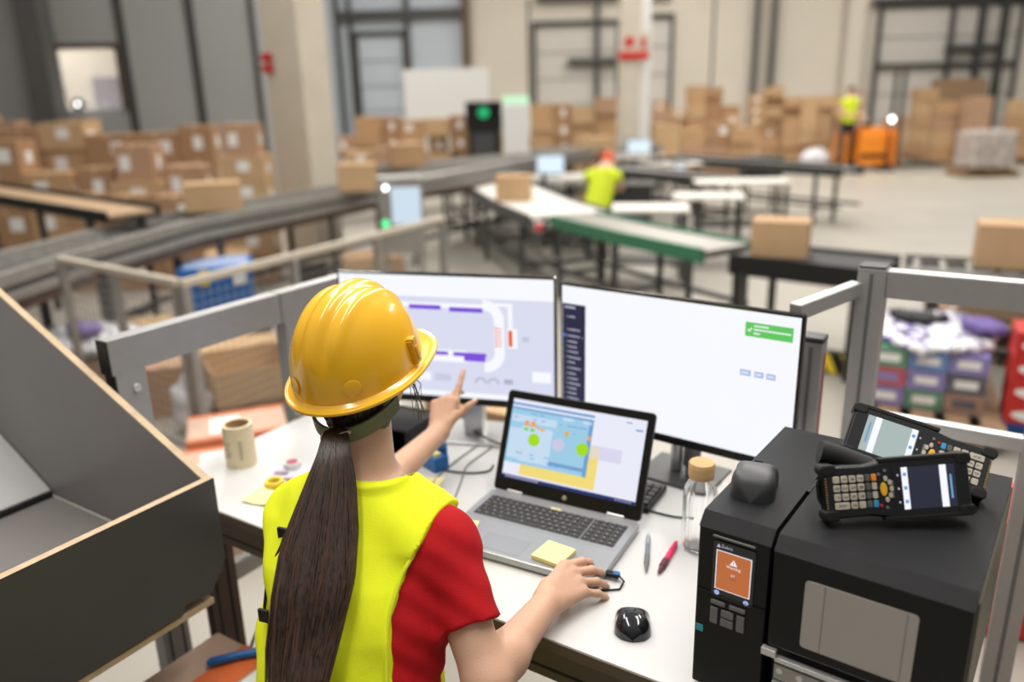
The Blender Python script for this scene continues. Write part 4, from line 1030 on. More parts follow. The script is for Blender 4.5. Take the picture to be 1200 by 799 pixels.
p = at(302, 588, DZ); sheet('sticky_note', 'yellow sticky note at the desk edge left of the woman', 'sticky note', p.x+.01, p.y+.02, .075, .075, DA+.2, 'note', 0, .01)
p = at(300, 572, DZ); r = thing('tape_roll', 'small yellow tape ring lying by the yellow note', 'tape', (p.x+.045, p.y+.01, DZ+.004)); MB().lathe([(.024, 0), (.024, .012), (.015, .012), (.015, 0), (.024, 0)], 28).build('tape_ring', 'yellow', r, smooth=True)
p = at(497, 570, DZ); sheet('sticky_note', 'cream note sheet lying behind the raised forearm', 'sticky note', p.x, p.y, .085, .085, DA+.35, 'note', 0, .012)
p = at(520, 590, DZ); sheet('sticky_note', 'small white slip lying left of the laptop keyboard', 'sticky note', p.x-.03, p.y+.03, .06, .05, DA+.6, 'paper', 0, .008)
# box-like items behind the woman's head
p = at(470, 525, DZ)
r = thing('black_tray', 'black document tray behind the raised arm under the left monitor', 'tray', (p.x-.02, p.y+.02, DZ), DA+.1)
MB().box((0, 0, .005), (.20, .16, .01)).build('tray_base', 'blackpl', r, bevel=.002)
for a_, b_, d_ in (((-.097, 0, .045), (.006, .16, .09), 0), ((.097, 0, .045), (.006, .16, .09), 0), ((0, .077, .045), (.2, .006, .09), 0)): MB().box(a_, b_).build('tray_wall', 'blackpl', r, bevel=.002)
MB().box((0, 0, .085), (.188, .14, .005)).build('shelf', 'rubber', r)
p = at(508, 545, DZ)
r = thing('blue_card_box', 'small blue box with yellow inside between forearm and monitor stand', 'box', (p.x-.005, p.y-.0, DZ), DA-.3)
MB().box((0, 0, .02), (.10, .045, .04)).build('box_body', 'blue', r, bevel=.002); MB().box((0, .018, .045), (.098, .004, .055)).build('lid', 'blue', r, bevel=.001); MB().box((0, -.004, .043), (.08, .02, .012)).build('cards', 'note', r, bevel=.001)
# cables
def cable(label, pts, rad=.0022, m_='midgrey', z0=None):
    P_ = [Vector(q) for q in pts]; O = P_[0].copy(); out = []
    for i in range(len(P_)-1):
        p0, p1, p2, p3 = P_[max(i-1, 0)], P_[i], P_[i+1], P_[min(i+2, len(P_)-1)]
        for k in range(8):
            t = k/8; out.append(.5*((2*p1)+(p2-p0)*t+(2*p0-5*p1+4*p2-p3)*t*t+(3*p1-p0-3*p2+p3)*t**3)-O)
    out.append(P_[-1]-O)
    o = MB().tube(out, rad, 8).build('cable', m_, smooth=True); o.location = O; return tag(o, label, 'cable')
zz = DZ+.003
cable('grey cable looping on the desk left of the laptop', [at(x, y, zz) for x, y in ((575, 512), (548, 530), (520, 552), (508, 566), (512, 588), (535, 592))], .0024, 'midgrey')
cable('thin grey cable running from the desk centre toward the monitor stand', [at(x, y, zz) for x, y in ((532, 586), (540, 565), (548, 545), (575, 525), (585, 515))], .002, 'midgrey')
cable('black cable crossing the desk below the left monitor', [at(x, y, zz) for x, y in ((497, 545), (520, 551), (550, 554), (572, 552), (578, 545))], .0026, 'rubber')
cable('black cable hanging behind the desk beside the brown carton', [Vector(at(x, y, DZ+.02)) for x, y in ((548, 500), (560, 508), (580, 518), (600, 524))], .003, 'rubber')
cable('black lead on the desk between the right monitor base and the laptop', [at(x, y, zz) for x, y in ((755, 596), (775, 602), (795, 606), (812, 606))], .0024, 'rubber')
# keyboard behind the laptop
p = at(768, 578, DZ)
KR = DA+.05
r = thing('computer_keyboard', 'black keyboard partly hidden behind the laptop lid', 'keyboard', (p.x-.175, p.y+.055, DZ), KR)
MB().box((0, 0, .009), (.40, .13, .014)).build('keyboard_case', 'blackpl', r, bevel=.003)
for i in range(5):
    for j in range(19): MB().box((-.1845+j*.0205, -.045+i*.0215, .0185), (.0175, .0185, .006), taper=.85).build('key', 'key', r)
# ------------------------------------------------------------------ handheld scanners
def scanner(label, O, X, Y, Z, dark, scr, grip=((.0, 0, -.028), (-.012, 0, -.05), (-.030, 0, -.085), (-.036, 0, -.100))):
    """X along the body (screen end +), Y across the keys, Z out of the face; metres"""
    Mx = Matrix(((X[0], Y[0], Z[0], O[0]), (X[1], Y[1], Z[1], O[1]), (X[2], Y[2], Z[2], O[2]), (0, 0, 0, 1)))
    r = bpy.data.objects.new('handheld_scanner', None); C.objects.link(r); r.matrix_world = Mx; tag(r, label, 'scanner')
    out = [(-.106, -.030), (-.104, -.036), (-.096, -.040), (-.045, -.038), (-.030, -.040), (-.010, -.044), (.092, -.045), (.104, -.041), (.107, -.034), (.107, .034), (.104, .041), (.092, .045), (-.010, .044), (-.030, .040), (-.045, .038), (-.096, .040), (-.104, .036), (-.106, .030)]
    MB().prism([(x, y) for x, y in out], -.030, -.001).build('body', 'blackpl', r, bevel=.005, seg=3)
    MB().prism([(x*.965, y*.93) for x, y in out], -.003, .0012).build('face_plate', 'gloss', r, bevel=.001)
    for cx, cy in ((-.098, -.034), (-.098, .034), (.098, -.038), (.098, .038)):
        MB().prism(rrect(.024, .017, .007, 4, cx, cy), -.028, .0035).build('rubber_bumper', 'rubber', r, bevel=.0025)
    for sg in (-1, 1): MB().prism(rrect(.115, .006, .002, 3, .035, sg*.0435), -.012, .003).build('side_rail', 'rubber', r, bevel=.001)
    # screen
    MB().prism(rrect(.108, .078, .004, 4, .048, 0), .0008, .002).build('screen_glass', 'gloss', r)
    d = MB(); x0, x1, y0, y1 = .006, .084, -.031, .031; z = .0022
    d.quad((x0, y0, z), (x1, y0, z), (x1, y1, z), (x0, y1, z), 0)
    d.quad((x0+.001, y0, z+.0002), (x0+.010, y0, z+.0002), (x0+.010, y1, z+.0002), (x0+.001, y1, z+.0002), 1)
    d.quad((x1-.022, y0, z+.0002), (x1-.012, y0, z+.0002), (x1-.012, y1, z+.0002), (x1-.022, y1, z+.0002), 1)
    d.quad((x1-.008, y0+.012, z+.0002), (x1-.005, y0+.012, z+.0002), (x1-.005, y1-.015, z+.0002), (x1-.008, y1-.015, z+.0002), 2)
    for yy in (-.02, 0, .02): d.quad((x0+.003, yy-.002, z+.0004), (x0+.008, yy-.002, z+.0004), (x0+.008, yy+.003, z+.0004), (x0+.003, yy+.003, z+.0004), 2)
    d.build('screen', [scr, 'scr_white', 'scr_mid'], r)
    d = MB()
    for yy in (-.02, 0, .02): d.box((.0015, yy, .0022), (.0022, .003, .0004))
    d.build('touch_marks', 'scr_text', r)
    MB().box((-.0075, 0, .0018), (.0035, .026, .0016)).build('led_bar', 'midgrey', r, bevel=.0008)
    # keypad: 4 rows across, columns along the body
    KW, kp = .0096, .0118; cols = [-.0885, -.0767, -.0649, -.0531, -.0425, -.0335]
    beige = 'key_beige'
    cap_ = [['.', '0', '*', None], ['1', '2', '3', None], ['4', '5', '6', '0'], ['7', '8', '9', '.'], ['A', 'B', 'C', 'D'], ['', '', '', '']]
    for ci, x in enumerate(cols):
        for ri in range(4):
            y = .0195-ri*.013
            if ci == 0 and ri == 3: cx_, w_ = x+.0059, .0215
            elif ci == 1 and ri == 3: continue
            else: cx_, w_ = x, KW
            m_ = beige if ci < 4 else ('key_dark' if ci == 4 else ('orange_key' if ri == 0 else 'blue_key' if ri == 3 else beige))
            mb = MB(); mb.prism(rrect(w_ if ci < 4 else .0072, KW+.0004, .0018, 3, cx_, y), .001, .0036)
            ch = 'BKSP' if (ci == 0 and ri == 3) else (cap_[ci][ri] or '')
            if ch: text_into(mb, ch, .0085 if len(ch) == 1 else .005, lambda a_, b_, cx_=cx_, y=y: (cx_+b_, y-a_, .0038) if len(ch) == 1 else (cx_+a_, y+b_, .0038), 1)
            mb.build('key', [m_, 'rubber' if ci < 4 or ci == 5 else 'midgrey'], r, bevel=.0004, seg=1)
    MB().prism([(-.0205+.0050*math.cos(2*PI*k/24), .001+.0100*math.sin(2*PI*k/24)) for k in range(24)], .001, .004).build('centre_key', 'yellow_key', r, bevel=.0008)
    for k in range(5):
        a = math.radians(-70+k*35); x, y = -.0205+.0115*math.cos(a), .001+.0165*math.sin(a)
        MB().prism([(x+.0030*math.cos(t+a), y+.0042*math.sin(t+a)) for t in [2*PI*q/12 for q in range(12)]], .001, .0036).build('arrow_key', beige, r, bevel=.0005)
    for x, y, m_ in ((-.026, -.0225, 'red'), (-.0175, -.026, 'midgrey'), (-.026, .0235, 'midgrey'), (-.0165, .0285, 'midgrey')):
        MB().prism([(x+.0023*math.cos(2*PI*k/12), y+.0023*math.sin(2*PI*k/12)) for k in range(12)], .001, .0034).build('round_key', m_, r)
    # pistol grip behind and scan head
    MB().tube(grip, [.019, .018, .0175, .019], 16).build('pistol_grip', 'rubber', r, smooth=True)
    MB().prism(rrect(.06, .056, .012, 4, .075, 0), -.045, -.028).build('scan_head', 'blackpl', r, bevel=.004)
    MB().tube([(.012, 0, -.032), (.012, 0, -.045), (.004, 0, -.056)], [.007, .008, .006], 12).build('trigger', 'midgrey', r, smooth=True)
    for k in range(9): pass
    mb = MB()
    for k in range(12): mb.box((-.1035, -.022+k*.004, .0010), (.003, .0018, .001))
    mb.build('contact_strip', 'brass', r)
    mb = MB(); mb.tube([(-.100, .030, -.02), (-.108, .010, -.024), (-.108, -.010, -.024), (-.100, -.030, -.02)], .003, 8); mb.build('wrist_strap', 'rubber', r, smooth=True)
    return r
M['key_beige'] = mat('beige_key', (.50, .45, .37), .5); M['key_dark'] = mat('dark_grey_key', (.09, .09, .09), .5)
M['orange_key'] = mat('orange_key', (.85, .28, .03), .45); M['blue_key'] = mat('blue_key', (.04, .30, .55), .45); M['yellow_key'] = mat('amber_key', (.80, .45, .03), .4); M['brass'] = mat('brass_contacts', (.5, .38, .15), .35, .8)
def frame3(yaw, tilt, roll):
    u = Vector((math.cos(yaw), math.sin(yaw), 0)); n = Vector((-math.sin(yaw), math.cos(yaw), 0))
    up = Vector((0, 0, 1))*math.cos(tilt)+n*math.sin(tilt)
    u, up = u*math.cos(roll)+up*math.sin(roll), up*math.cos(roll)-u*math.sin(roll)
    return u, up, u.cross(up)
SC = 1.0
u, up, z = frame3(math.radians(-3.7), math.radians(20.1), math.radians(4.6)); o = Vector((.570, 1.047, 1.385))+up*.0425
scanner('front handheld scanner with dark blue screen standing on the label printer', o, u, up, z, True, 'scr_black', grip=((-.005, .012, -.026), (-.030, .030, -.036), (-.070, .050, -.042), (-.094, .058, -.044)))
u, up, z = frame3(math.radians(-16), math.radians(38), math.radians(-16)); o = Vector((.647, 1.165, 1.437))
scanner('rear handheld scanner with bright grey screen behind the front scanner', o, -u, -up, z, False, 'scr_teal')
# ------------------------------------------------------------------ the woman at the desk
A3 = lambda *v: np.array(v, float)
HCn = A3(-.280, 1.365, 1.532)
hz_ = math.radians(26); hf = A3(math.sin(hz_), math.cos(hz_), 0); hr = A3(math.cos(hz_), -math.sin(hz_), 0); hu = A3(0, 0, 1)
tl = math.radians(-13); hf, hu = hf*math.cos(tl)-hu*math.sin(tl), hu*math.cos(tl)+hf*math.sin(tl)
RH = np.stack([hr, hf, hu], 1)
tz_ = math.radians(22); tf = A3(math.sin(tz_), math.cos(tz_), 0); trt = A3(math.cos(tz_), -math.sin(tz_), 0)
#        z,   cx,   cy,    a,    b
TOR = np.array([[.74, -.31, 1.06, .165, .12], [.86, -.305, 1.07, .172, .125], [1.00, -.295, 1.11, .150, .108], [1.08, -.285, 1.155, .148, .106], [1.17, -.275, 1.20, .158, .108], [1.235, -.270, 1.235, .165, .100], [1.285, -.268, 1.265, .155, .085], [1.32, -.266, 1.285, .115, .066], [1.35, -.266, 1.30, .06, .05]])
def tor_at(z):
    return [np.interp(z, TOR[:, 0], TOR[:, k]) for k in (1, 2, 3, 4)]
def torso(P, off=0.0, noise=0):
    z = np.clip(P[:, 2], TOR[0, 0], TOR[-1, 0]); cx, cy, a, b = tor_at(z); a = a+off; b = b+off
    dx = P[:, 0]-cx; dy = P[:, 1]-cy; l = dx*trt[0]+dy*trt[1]; q = dx*tf[0]+dy*tf[1]
    e = (np.abs(l/a)**2.3+np.abs(q/b)**2.3)**(1/2.3)
    d = (e-1)*np.minimum(a, b)*.92
    dz = np.maximum(P[:, 2]-TOR[-1, 0]-off*.5, TOR[0, 0]-P[:, 2]); return np.maximum(d, dz)
SR_ = A3(-.128, 1.205, 1.262); ER = A3(-.055, 1.075, 1.088); WRt = A3(.052, 1.262, 1.098)
SL_ = A3(-.400, 1.345, 1.255); EL = A3(-.335, 1.605, 1.135); WL = A3(-.190, 1.835, 1.192)
NB = A3(-.266, 1.290, 1.335)
def hand_parts(wr, d, s, n, spec, sc=1.0):
    """wr wrist, d toward the fingers, s toward the thumb, n back of the hand; spec per finger (lateral, spread, bends)"""
    d, s, n = [v/np.linalg.norm(v) for v in (d, s, n)]
    palm = []; chains = []
    Ls = [(.040, .028, .022), (.043, .025, .019), (.046, .028, .020), (.042, .026, .020), (.033, .020, .018)]
    Rr = [(.0105, .0092, .0085, .0068), (.0084, .0076, .0070, .0058), (.0086, .0078, .0071, .0058), (.0082, .0074, .0067, .0056), (.0074, .0066, .0060, .0050)]
    lat = [.020, .027, .009, -.010, -.027]; fw = [.026, .086, .088, .083, .074]
    for k in range(5):
        spread, bends = spec[k]
        p = wr+d*fw[k]*sc+s*lat[k]*sc
        if k: palm.append((wr+d*.008+s*lat[k]*.45*sc, p, .0145*sc, .0112*sc))
        else: palm.append((wr+d*.006+s*.010, p, .0145*sc, .0125*sc))
        dr = d*math.cos(spread)+s*math.sin(spread); pts = [p]
        nn = n.copy()
        if k == 0: nn = n*.75-s*.0+0*d; 
        for L, b in zip(Ls[k], bends):
            ax = np.cross(dr, n); ax /= np.linalg.norm(ax)+1e-9
            dn = dr*math.cos(b)-np.cross(ax, dr)*math.sin(b)*1.0
            # rotate toward the palm side
            t1 = dr*math.cos(b)-n*math.sin(b); dr = t1/np.linalg.norm(t1); pts.append(pts[-1]+dr*L*sc)
        chains.append((pts, [q*sc for q in Rr[k]], dr))
    return palm, chains
# right hand resting palm down on the corner of the laptop
rd = A3(.62, .78, .04); rd /= np.linalg.norm(rd); rs = A3(-.62, .55, .50); rs -= rd*(rs@rd); rs /= np.linalg.norm(rs); rn = np.cross(rd, rs); rn = rn if rn[2] > 0 else -rn
HRp, HRc = hand_parts(WRt, rd, rs, rn, [(.05, (.5, .35, .3)), (-.34, (.05, .42, .35)), (-.42, (.08, .42, .32)), (-.50, (.12, .40, .30)), (-.62, (.12, .36, .28))], 1.10)
# left hand pointing at the monitor, back of the hand toward the camera
ld = A3(.20, .58, .75); ld /= np.linalg.norm(ld); ls = A3(.93, -.30, .05); ls -= ld*(ls@ld); ls /= np.linalg.norm(ls); ln = np.cross(ls, ld); ln = ln if ln[1] < 0 else -ln
HLp, HLc = hand_parts(WL, ld, ls, ln, [(.75, (-.10, .05, .10)), (.02, (.02, .06, .05)), (-.02, (.75, .95, .6)), (-.06, (.95, 1.1, .7)), (-.12, (1.05, 1.1, .7))])
def hand_sdf(P, palm, chains):
    d = None
    for a, b, ra, rb in palm:
        c = cap(P, a, b, ra, rb); d = c if d is None else smin(d, c, .012)
    f = None
    for pts, rr, _ in chains:
        c = None
        for i in range(3):
            e = cap(P, pts[i], pts[i+1], rr[i], rr[i+1]); c = e if c is None else smin(c, e, .003)
        for j in (1, 2): c = smin(c, np.linalg.norm(P-pts[j], axis=1)-rr[j]*1.06, .002)
        f = c if f is None else np.minimum(f, c)
    return smin(d, f, .008)
def body(P):
    R = RH; q = (P-HCn)@R
    d = ell(P, HCn+hu*.012, (.074, .093, .098), R)                       # cranium
    d = smin(d, ell(P, HCn+hf*.030-hu*.052, (.056, .062, .068), R), .03)     # jaw
    d = smin(d, ell(P, HCn+hf*.068-hu*.100, (.020, .020, .016), R), .02)     # chin
    d = smin(d, cap(P, HCn+hf*.090-hu*.002, HCn+hf*.108-hu*.034, .009, .012), .012)   # nose
    d = smin(d, cap(P, HCn+hf*.088-hu*.062-hr*.014, HCn+hf*.088-hu*.062+hr*.014, .007), .006)   # lips
    d = smin(d, cap(P, HCn+hf*.088-hu*.071-hr*.011, HCn+hf*.088-hu*.071+hr*.011, .0065), .005)
    for sg in (-1, 1):
        d = -smin(-d, np.linalg.norm(P-(HCn+hf*.100+hr*sg*.031-hu*.006), axis=1)-.014, .012)     # eye sockets
        d = smin(d, ell(P, HCn+hr*sg*.080-hf*.008-hu*.028, (.006, .017, .030), R), .006)        # ears
        d = smin(d, ell(P, HCn+hf*.062+hr*sg*.040-hu*.040, (.020, .020, .018), R), .02)
    d = smin(d, cap(P, HCn-hu*.045-hf*.012, NB+A3(0, 0, -.01), .051, .054), .025)
    d = smin(d, torso(P), .03)
    for S_, E_, W_ in ((SR_, ER, WRt), (SL_, EL, WL)):
        d = smin(d, cap(P, NB+A3(0, -.01, -.05), S_, .050, .047), .04)
        d = smin(d, cap(P, S_, E_, .045, .037), .012)
        m = E_+(W_-E_)*.28
        d = smin(d, cap(P, E_, m, .037, .038), .02); d = smin(d, cap(P, m, W_, .038, .0255), .02)
    d = smin(d, hand_sdf(P, HRp, HRc), .012); d = smin(d, hand_sdf(P, HLp, HLc), .012)
    for sg in (-1, 1):   # legs
        h = A3(TOR[0, 1], TOR[0, 2], .80)+trt*sg*.085; k = h*A3(1, 1, 0)+tf*.02+A3(0, 0, .46); a = h*A3(1, 1, 0)+tf*-.02+A3(0, 0, .09)
        d = smin(d, cap(P, h, k, .082, .055), .03); d = smin(d, cap(P, k, a, .054, .036), .02)
        d = smin(d, cap(P, a, a+tf*.13-A3(0, 0, .055), .036, .026), .02)
    return d
woman = thing('person', 'woman in yellow safety vest and hard hat seen from behind, pointing at the left monitor', 'person', (0, 0, 0))
def in_local(o): o.parent = woman; return o
in_local(surf_nets(body, (-.60, .82, -.02), (.30, 2.12, 1.68), .0034, 'body', 'skin'))
# eyes, nails
for sg in (-1, 1):
    e = HCn+hf*.087+hr*sg*.031-hu*.006; MB().lathe([(.001, .011), (.008, .008), (.011, 0), (.008, -.008), (.001, -.011)], 14).build('eye', 'paper', woman, smooth=True, loc=tuple(e))
for chains, nrm in ((HRc, rn), (HLc, ln)):
    for pts, rr, dr in chains:
        a = pts[3]; n_ = nrm-dr*(nrm@dr); n_ /= np.linalg.norm(n_); s_ = np.cross(dr, n_); c = a-dr*.003+n_*rr[3]*.62
        mb = MB(); vs = []
        for i in range(5):
            for j in range(5):
                u_, v_ = (i/4-.5), (j/4-.5); vs.append(tuple(c+s_*u_*rr[3]*1.6+dr*v_*.011+n_*(rr[3]*.42-(u_**2)*rr[3]*1.5-(v_+.1)**2*.003)))
        mb.add(vs, [(i*5+j, (i+1)*5+j, (i+1)*5+j+1, i*5+j+1) for i in range(4) for j in range(4)]); mb.build('fingernail', 'nail', woman, smooth=True)
# t-shirt
def shirt(P):
    d = torso(P, .009)
    for S_, E_ in ((SR_, ER), (SL_, EL)):
        d = smin(d, cap(P, NB+A3(0, -.01, -.06), S_, .052, .056), .04)
        m = S_+(E_-S_)*.62; ax = (E_-S_)/np.linalg.norm(E_-S_)
        d = smin(d, np.maximum(cap(P, S_, S_+(E_-S_)*.8, .057, .055), (P-m)@ax), .022)
    d = np.maximum(d, -(np.linalg.norm((P-(NB+A3(.012, .02, .045)))*A3(1, 1, 1), axis=1)-.075))
    w_ = .0022*np.sin(P[:, 2]*55+P[:, 0]*38)*np.sin(P[:, 1]*44-P[:, 2]*21)+.0012*np.sin(P[:, 2]*120+P[:, 0]*90+P[:, 1]*50)
    return np.maximum(d+w_, .80-P[:, 2])
in_local(surf_nets(shirt, (-.56, .90, .78), (.08, 1.62, 1.46), .005, 'red_tshirt', 'shirt'))
# vest: open at the arms, wrinkled across the back
def lw(z): return np.interp(z, [.7, .92, 1.02, 1.12, 1.20, 1.26, 1.30, 1.37], [.30, .22, .140, .118, .112, .125, .150, .17])
def vest(P):
    d = torso(P, .017)
    for S_ in (SR_, SL_): d = smin(d, cap(P, NB+A3(0, -.01, -.052), NB*.05+S_*.95+A3(0, 0, -.002), .061, .062), .045)
    z = np.clip(P[:, 2], TOR[0, 0], TOR[-1, 0]); cx, cy, a, b = tor_at(z); dx = P[:, 0]-cx; dy = P[:, 1]-cy
    l = dx*trt[0]+dy*trt[1]; q = dx*tf[0]+dy*tf[1]
    w_ = .0060*np.sin(l*30+P[:, 2]*24)*np.sin(P[:, 2]*17-l*15+1)+.0036*np.sin(P[:, 2]*46+l*58+.6*np.sin(l*30))+.0014*np.sin(l*110-P[:, 2]*30)
    d = d-.0035+w_*np.clip((1.35-P[:, 2])/.06, 0, 1)
    d = np.maximum(d, l-lw(P[:, 2])); d = np.maximum(d, -l-lw(P[:, 2])*1.0-.12)
    d = np.maximum(d, -(np.linalg.norm((P-(NB+A3(.015, .03, .052)))*A3(1, 1, .9), axis=1)-.082))
    return np.maximum(d, .78-P[:, 2])
in_local(surf_nets(vest, (-.56, .88, .76), (.04, 1.50, 1.46), .0045, 'safety_vest', 'vest'))
vt = woman.children[-1] if woman.children else None
vest_o = [o for o in bpy.data.objects if o.name.startswith('safety_vest')][0]
def back_pt(l, z, off=.02):
    cx, cy, a, b = tor_at(z); a += off; b += off; t = max(0, 1-abs(l/a)**2.3)**(1/2.3); p = A3(cx, cy, z)+trt*l-tf*b*t; return p
def proj_vest(p, it=10):      # slide a point along the torso's back direction onto the vest surface
    p = p.copy()
    for _ in range(it):
        e = 1e-3; g = np.array([(vest_n(p+A3(*(e if i == j else 0 for j in range(3))))-vest_n(p-A3(*(e if i == j else 0 for j in range(3)))))/(2*e) for i in range(3)])
        p = p-g*vest_n(p)/(g@g+1e-6)
    return p
def vest_n(p):
    P = p[None]; d = torso(P, .017)
    for S_ in (SR_, SL_): d = smin(d, cap(P, NB+A3(0, -.01, -.052), NB*.05+S_*.95+A3(0, 0, -.002), .061, .062), .045)
    return float(d[0])
# binding along the right armhole and neckline
pts = [proj_vest(back_pt(float(lw(z))-.002, z)) for z in np.linspace(.98, 1.28, 18)]
top = proj_vest(A3(*(NB+A3(0, -.01, -.052)+(SR_-NB)*.86+A3(0, 0, .07)))); pts.append(top)
frt = []
for z in np.linspace(1.27, 1.02, 14):
    cx, cy, a, b = tor_at(z); frt.append(proj_vest(A3(cx, cy, z)+trt*(float(lw(z))-.002)+tf*b))
MB().tube([tuple(p) for p in pts+frt], .0036, 8).build('binding', 'vesttrim', vest_o, smooth=True)
nc = NB+A3(.015, .03, .052); ringp = []
for k in range(29):
    a = 2*PI*k/28; p = nc+A3(math.cos(a)*.076, math.sin(a)*.076, -.03)
    for _ in range(12):
        p = proj_vest(p, 2); v = (p-nc)*A3(1, 1, .9); v = v/np.linalg.norm(v)*.082; p = nc+v/A3(1, 1, .9)
    ringp.append(tuple(p))
MB().tube(ringp, .0030, 8).build('neck_binding', 'vesttrim', vest_o, smooth=True)
# reflective band low on the back
mb = MB(); vs = []; n_ = 22
for i in range(n_+1):
    l = -.165+.26*i/n_
    for z in (1.015, .965): vs.append(tuple(proj_vest(back_pt(l, z))-tf*.0035))
mb.add(vs, [(2*i, 2*i+2, 2*i+3, 2*i+1) for i in range(n_)]); mb.build('reflective_band', 'reflect', vest_o, smooth=True)
# black strap of the lanyard over the left shoulder blade
p0 = [proj_vest(back_pt(l, z))-tf*.006 for l, z in ((-.104, 1.285), (-.108, 1.268), (-.126, 1.235), (-.132, 1.20), (-.130, 1.165))]
MB().tube([tuple(p) for p in p0], .0028, 8).build('black_strap', 'rubber', vest_o, smooth=True)
for q_, s_ in ((p0[0], (.030, .006, .020)), (p0[-1], (.020, .006, .024))): MB().box(tuple(q_), s_, rotz(-tz_)).build('strap_tab', 'rubber', vest_o, bevel=.001)
# trousers and shoes
def trousers(P):
    d = torso(P, .010); d = np.maximum(d, P[:, 2]-.88)
    for sg in (-1, 1):
        h = A3(TOR[0, 1], TOR[0, 2], .80)+trt*sg*.085; k = h*A3(1, 1, 0)+tf*.02+A3(0, 0, .46); a = h*A3(1, 1, 0)+tf*-.02+A3(0, 0, .10)
        d = smin(d, cap(P, h, k, .094, .070), .03); d = smin(d, cap(P, k, a, .070, .058), .02)
    return np.maximum(d+.003*np.sin(P[:, 2]*40+P[:, 0]*30), .07-P[:, 2])
in_local(surf_nets(trousers, (-.6, .82, .04), (.0, 1.32, .92), .009, 'trousers', 'trouser'))
for sg in (-1, 1):
    h = A3(TOR[0, 1], TOR[0, 2], 0)+trt*sg*.085; a = h-tf*.05
    in_local(surf_nets(lambda P: np.maximum(smin(cap(P, a+A3(0, 0, .055), h+tf*.14+A3(0, 0, .035), .050, .042), cap(P, a+A3(0, 0, .05), a+A3(0, 0, .11), .05, .052), .02), .003-P[:, 2]), tuple(h-.3+A3(0, 0, .25)), tuple(h+.3-A3(0, 0, .12)), .008, 'shoe', 'rubber'))
# ---- hard hat
def hl(x, y, z): return HCn+hr*x+hf*y+hu*z
hc0 = A3(0, .003, .001)           # brim centre in head axes
hat = bpy.data.objects.new('hard_hat', None); C.objects.link(hat); hat.parent = woman
NT, NP = 96, 30; vs = []; fs = []
def dome(t, p):      # t around, p from brim 0 to top 1
    ang = p*PI/2*.985; rx, ry, rz = .1085, .134, .154
    c = math.cos(ang)**.92 if math.cos(ang) > 0 else 0; x = rx*math.cos(t)*c; y = ry*math.sin(t)*c; z = rz*math.sin(ang)
    up_ = min(1, max(0, (z-.02)/.05))
    g = .0075*math.exp(-(x/.017)**4)*up_                       # centre ridge
    g += .0045*(math.exp(-((abs(x)-.043)/.009)**2))*min(1, max(0, (z-.05)/.05))
    g += -.0030*(math.exp(-((abs(x)-.026)/.006)**2))*min(1, max(0, (z-.05)/.04))
    k = 1+g/.13; return (x*k, y*k, z+g*.8)
for j in range(NP+1):
    for i in range(NT): vs.append(dome(2*PI*i/NT, j/NP))
for j in range(NP):
    for i in range(NT): a = j*NT+i; b = j*NT+(i+1) % NT; fs.append((a, b, b+NT, a+NT))
fs.append(tuple(NP*NT+i for i in range(NT)))
tohat = lambda v: tuple(hl(v[0]+hc0[0], v[1]+hc0[1], v[2]+hc0[2]))
MB().add([tohat(v) for v in vs], fs).build('shell', 'helmet', hat, smooth=True, ang=180)
# brim: gutter all round, peak in front
def brim_out(t):
    s_ = math.sin(t); pk = max(0, s_)**3; return .0135+.034*pk
mb = MB(); vs = []; fs = []; prof_n = 9
for i in range(NT):
    t = 2*PI*i/NT; ext = brim_out(t); bx, by = .1085*math.cos(t), .134*math.sin(t); n_ = A3(math.cos(t)/.1085, math.sin(t)/.134, 0); n_ /= np.linalg.norm(n_)
    dp = .016*max(0, math.sin(t))**3
    for (o_, z_) in ((-.002, .004), (ext*.5, -.002-dp*.3), (ext*.9, -.0045-dp), (ext, -.002-dp), (ext+.0028, -.004-dp), (ext+.003, -.0085-dp), (ext, -.0105-dp), (ext*.6, -.008-dp*.5), (-.004, -.004)):
        vs.append(tohat(A3(bx, by, 0)+n_*o_+A3(0, 0, z_)))
for i in range(NT):
    for k in range(prof_n-1): a = i*prof_n+k; b = ((i+1) % NT)*prof_n+k; fs.append((a, a+1, b+1, b))
mb.add(vs, fs).build('brim', 'helmet', hat, smooth=True, ang=180)
# side slots with clip, round bosses
def on_shell(t, p, off=0): v = A3(*dome(t, p)); n_ = A3(v[0]/.1085**2, v[1]/.134**2, v[2]/.15**2); n_ /= np.linalg.norm(n_); return v+n_*off, n_
for t, nm in ((math.radians(12), 'slot_clip'), (math.radians(168), 'slot_clip')):
    v, n_ = on_shell(t, .10, .003); tt = np.cross(n_, A3(0, 0, 1)); tt /= np.linalg.norm(tt); uu = np.cross(tt, n_)
    mb = MB()
    for (cx, cz, w_, h_, th) in ((0, .006, .020, .046, .012), (0, .004, .011, .026, .018), (0, .028, .015, .010, .016)):
        vs = [tohat(v+tt*(cx+sx*w_/2)+uu*(cz+sz*h_/2)+n_*(sy*th/2)) for sz in (-1, 1) for sy in (-1, 1) for sx in (-1, 1)]
        mb.add(vs, [(0, 2, 3, 1), (4, 5, 7, 6), (0, 1, 5, 4), (2, 6, 7, 3), (0, 4, 6, 2), (1, 3, 7, 5)])
    mb.build(nm, 'helmet2', hat, bevel=.002)
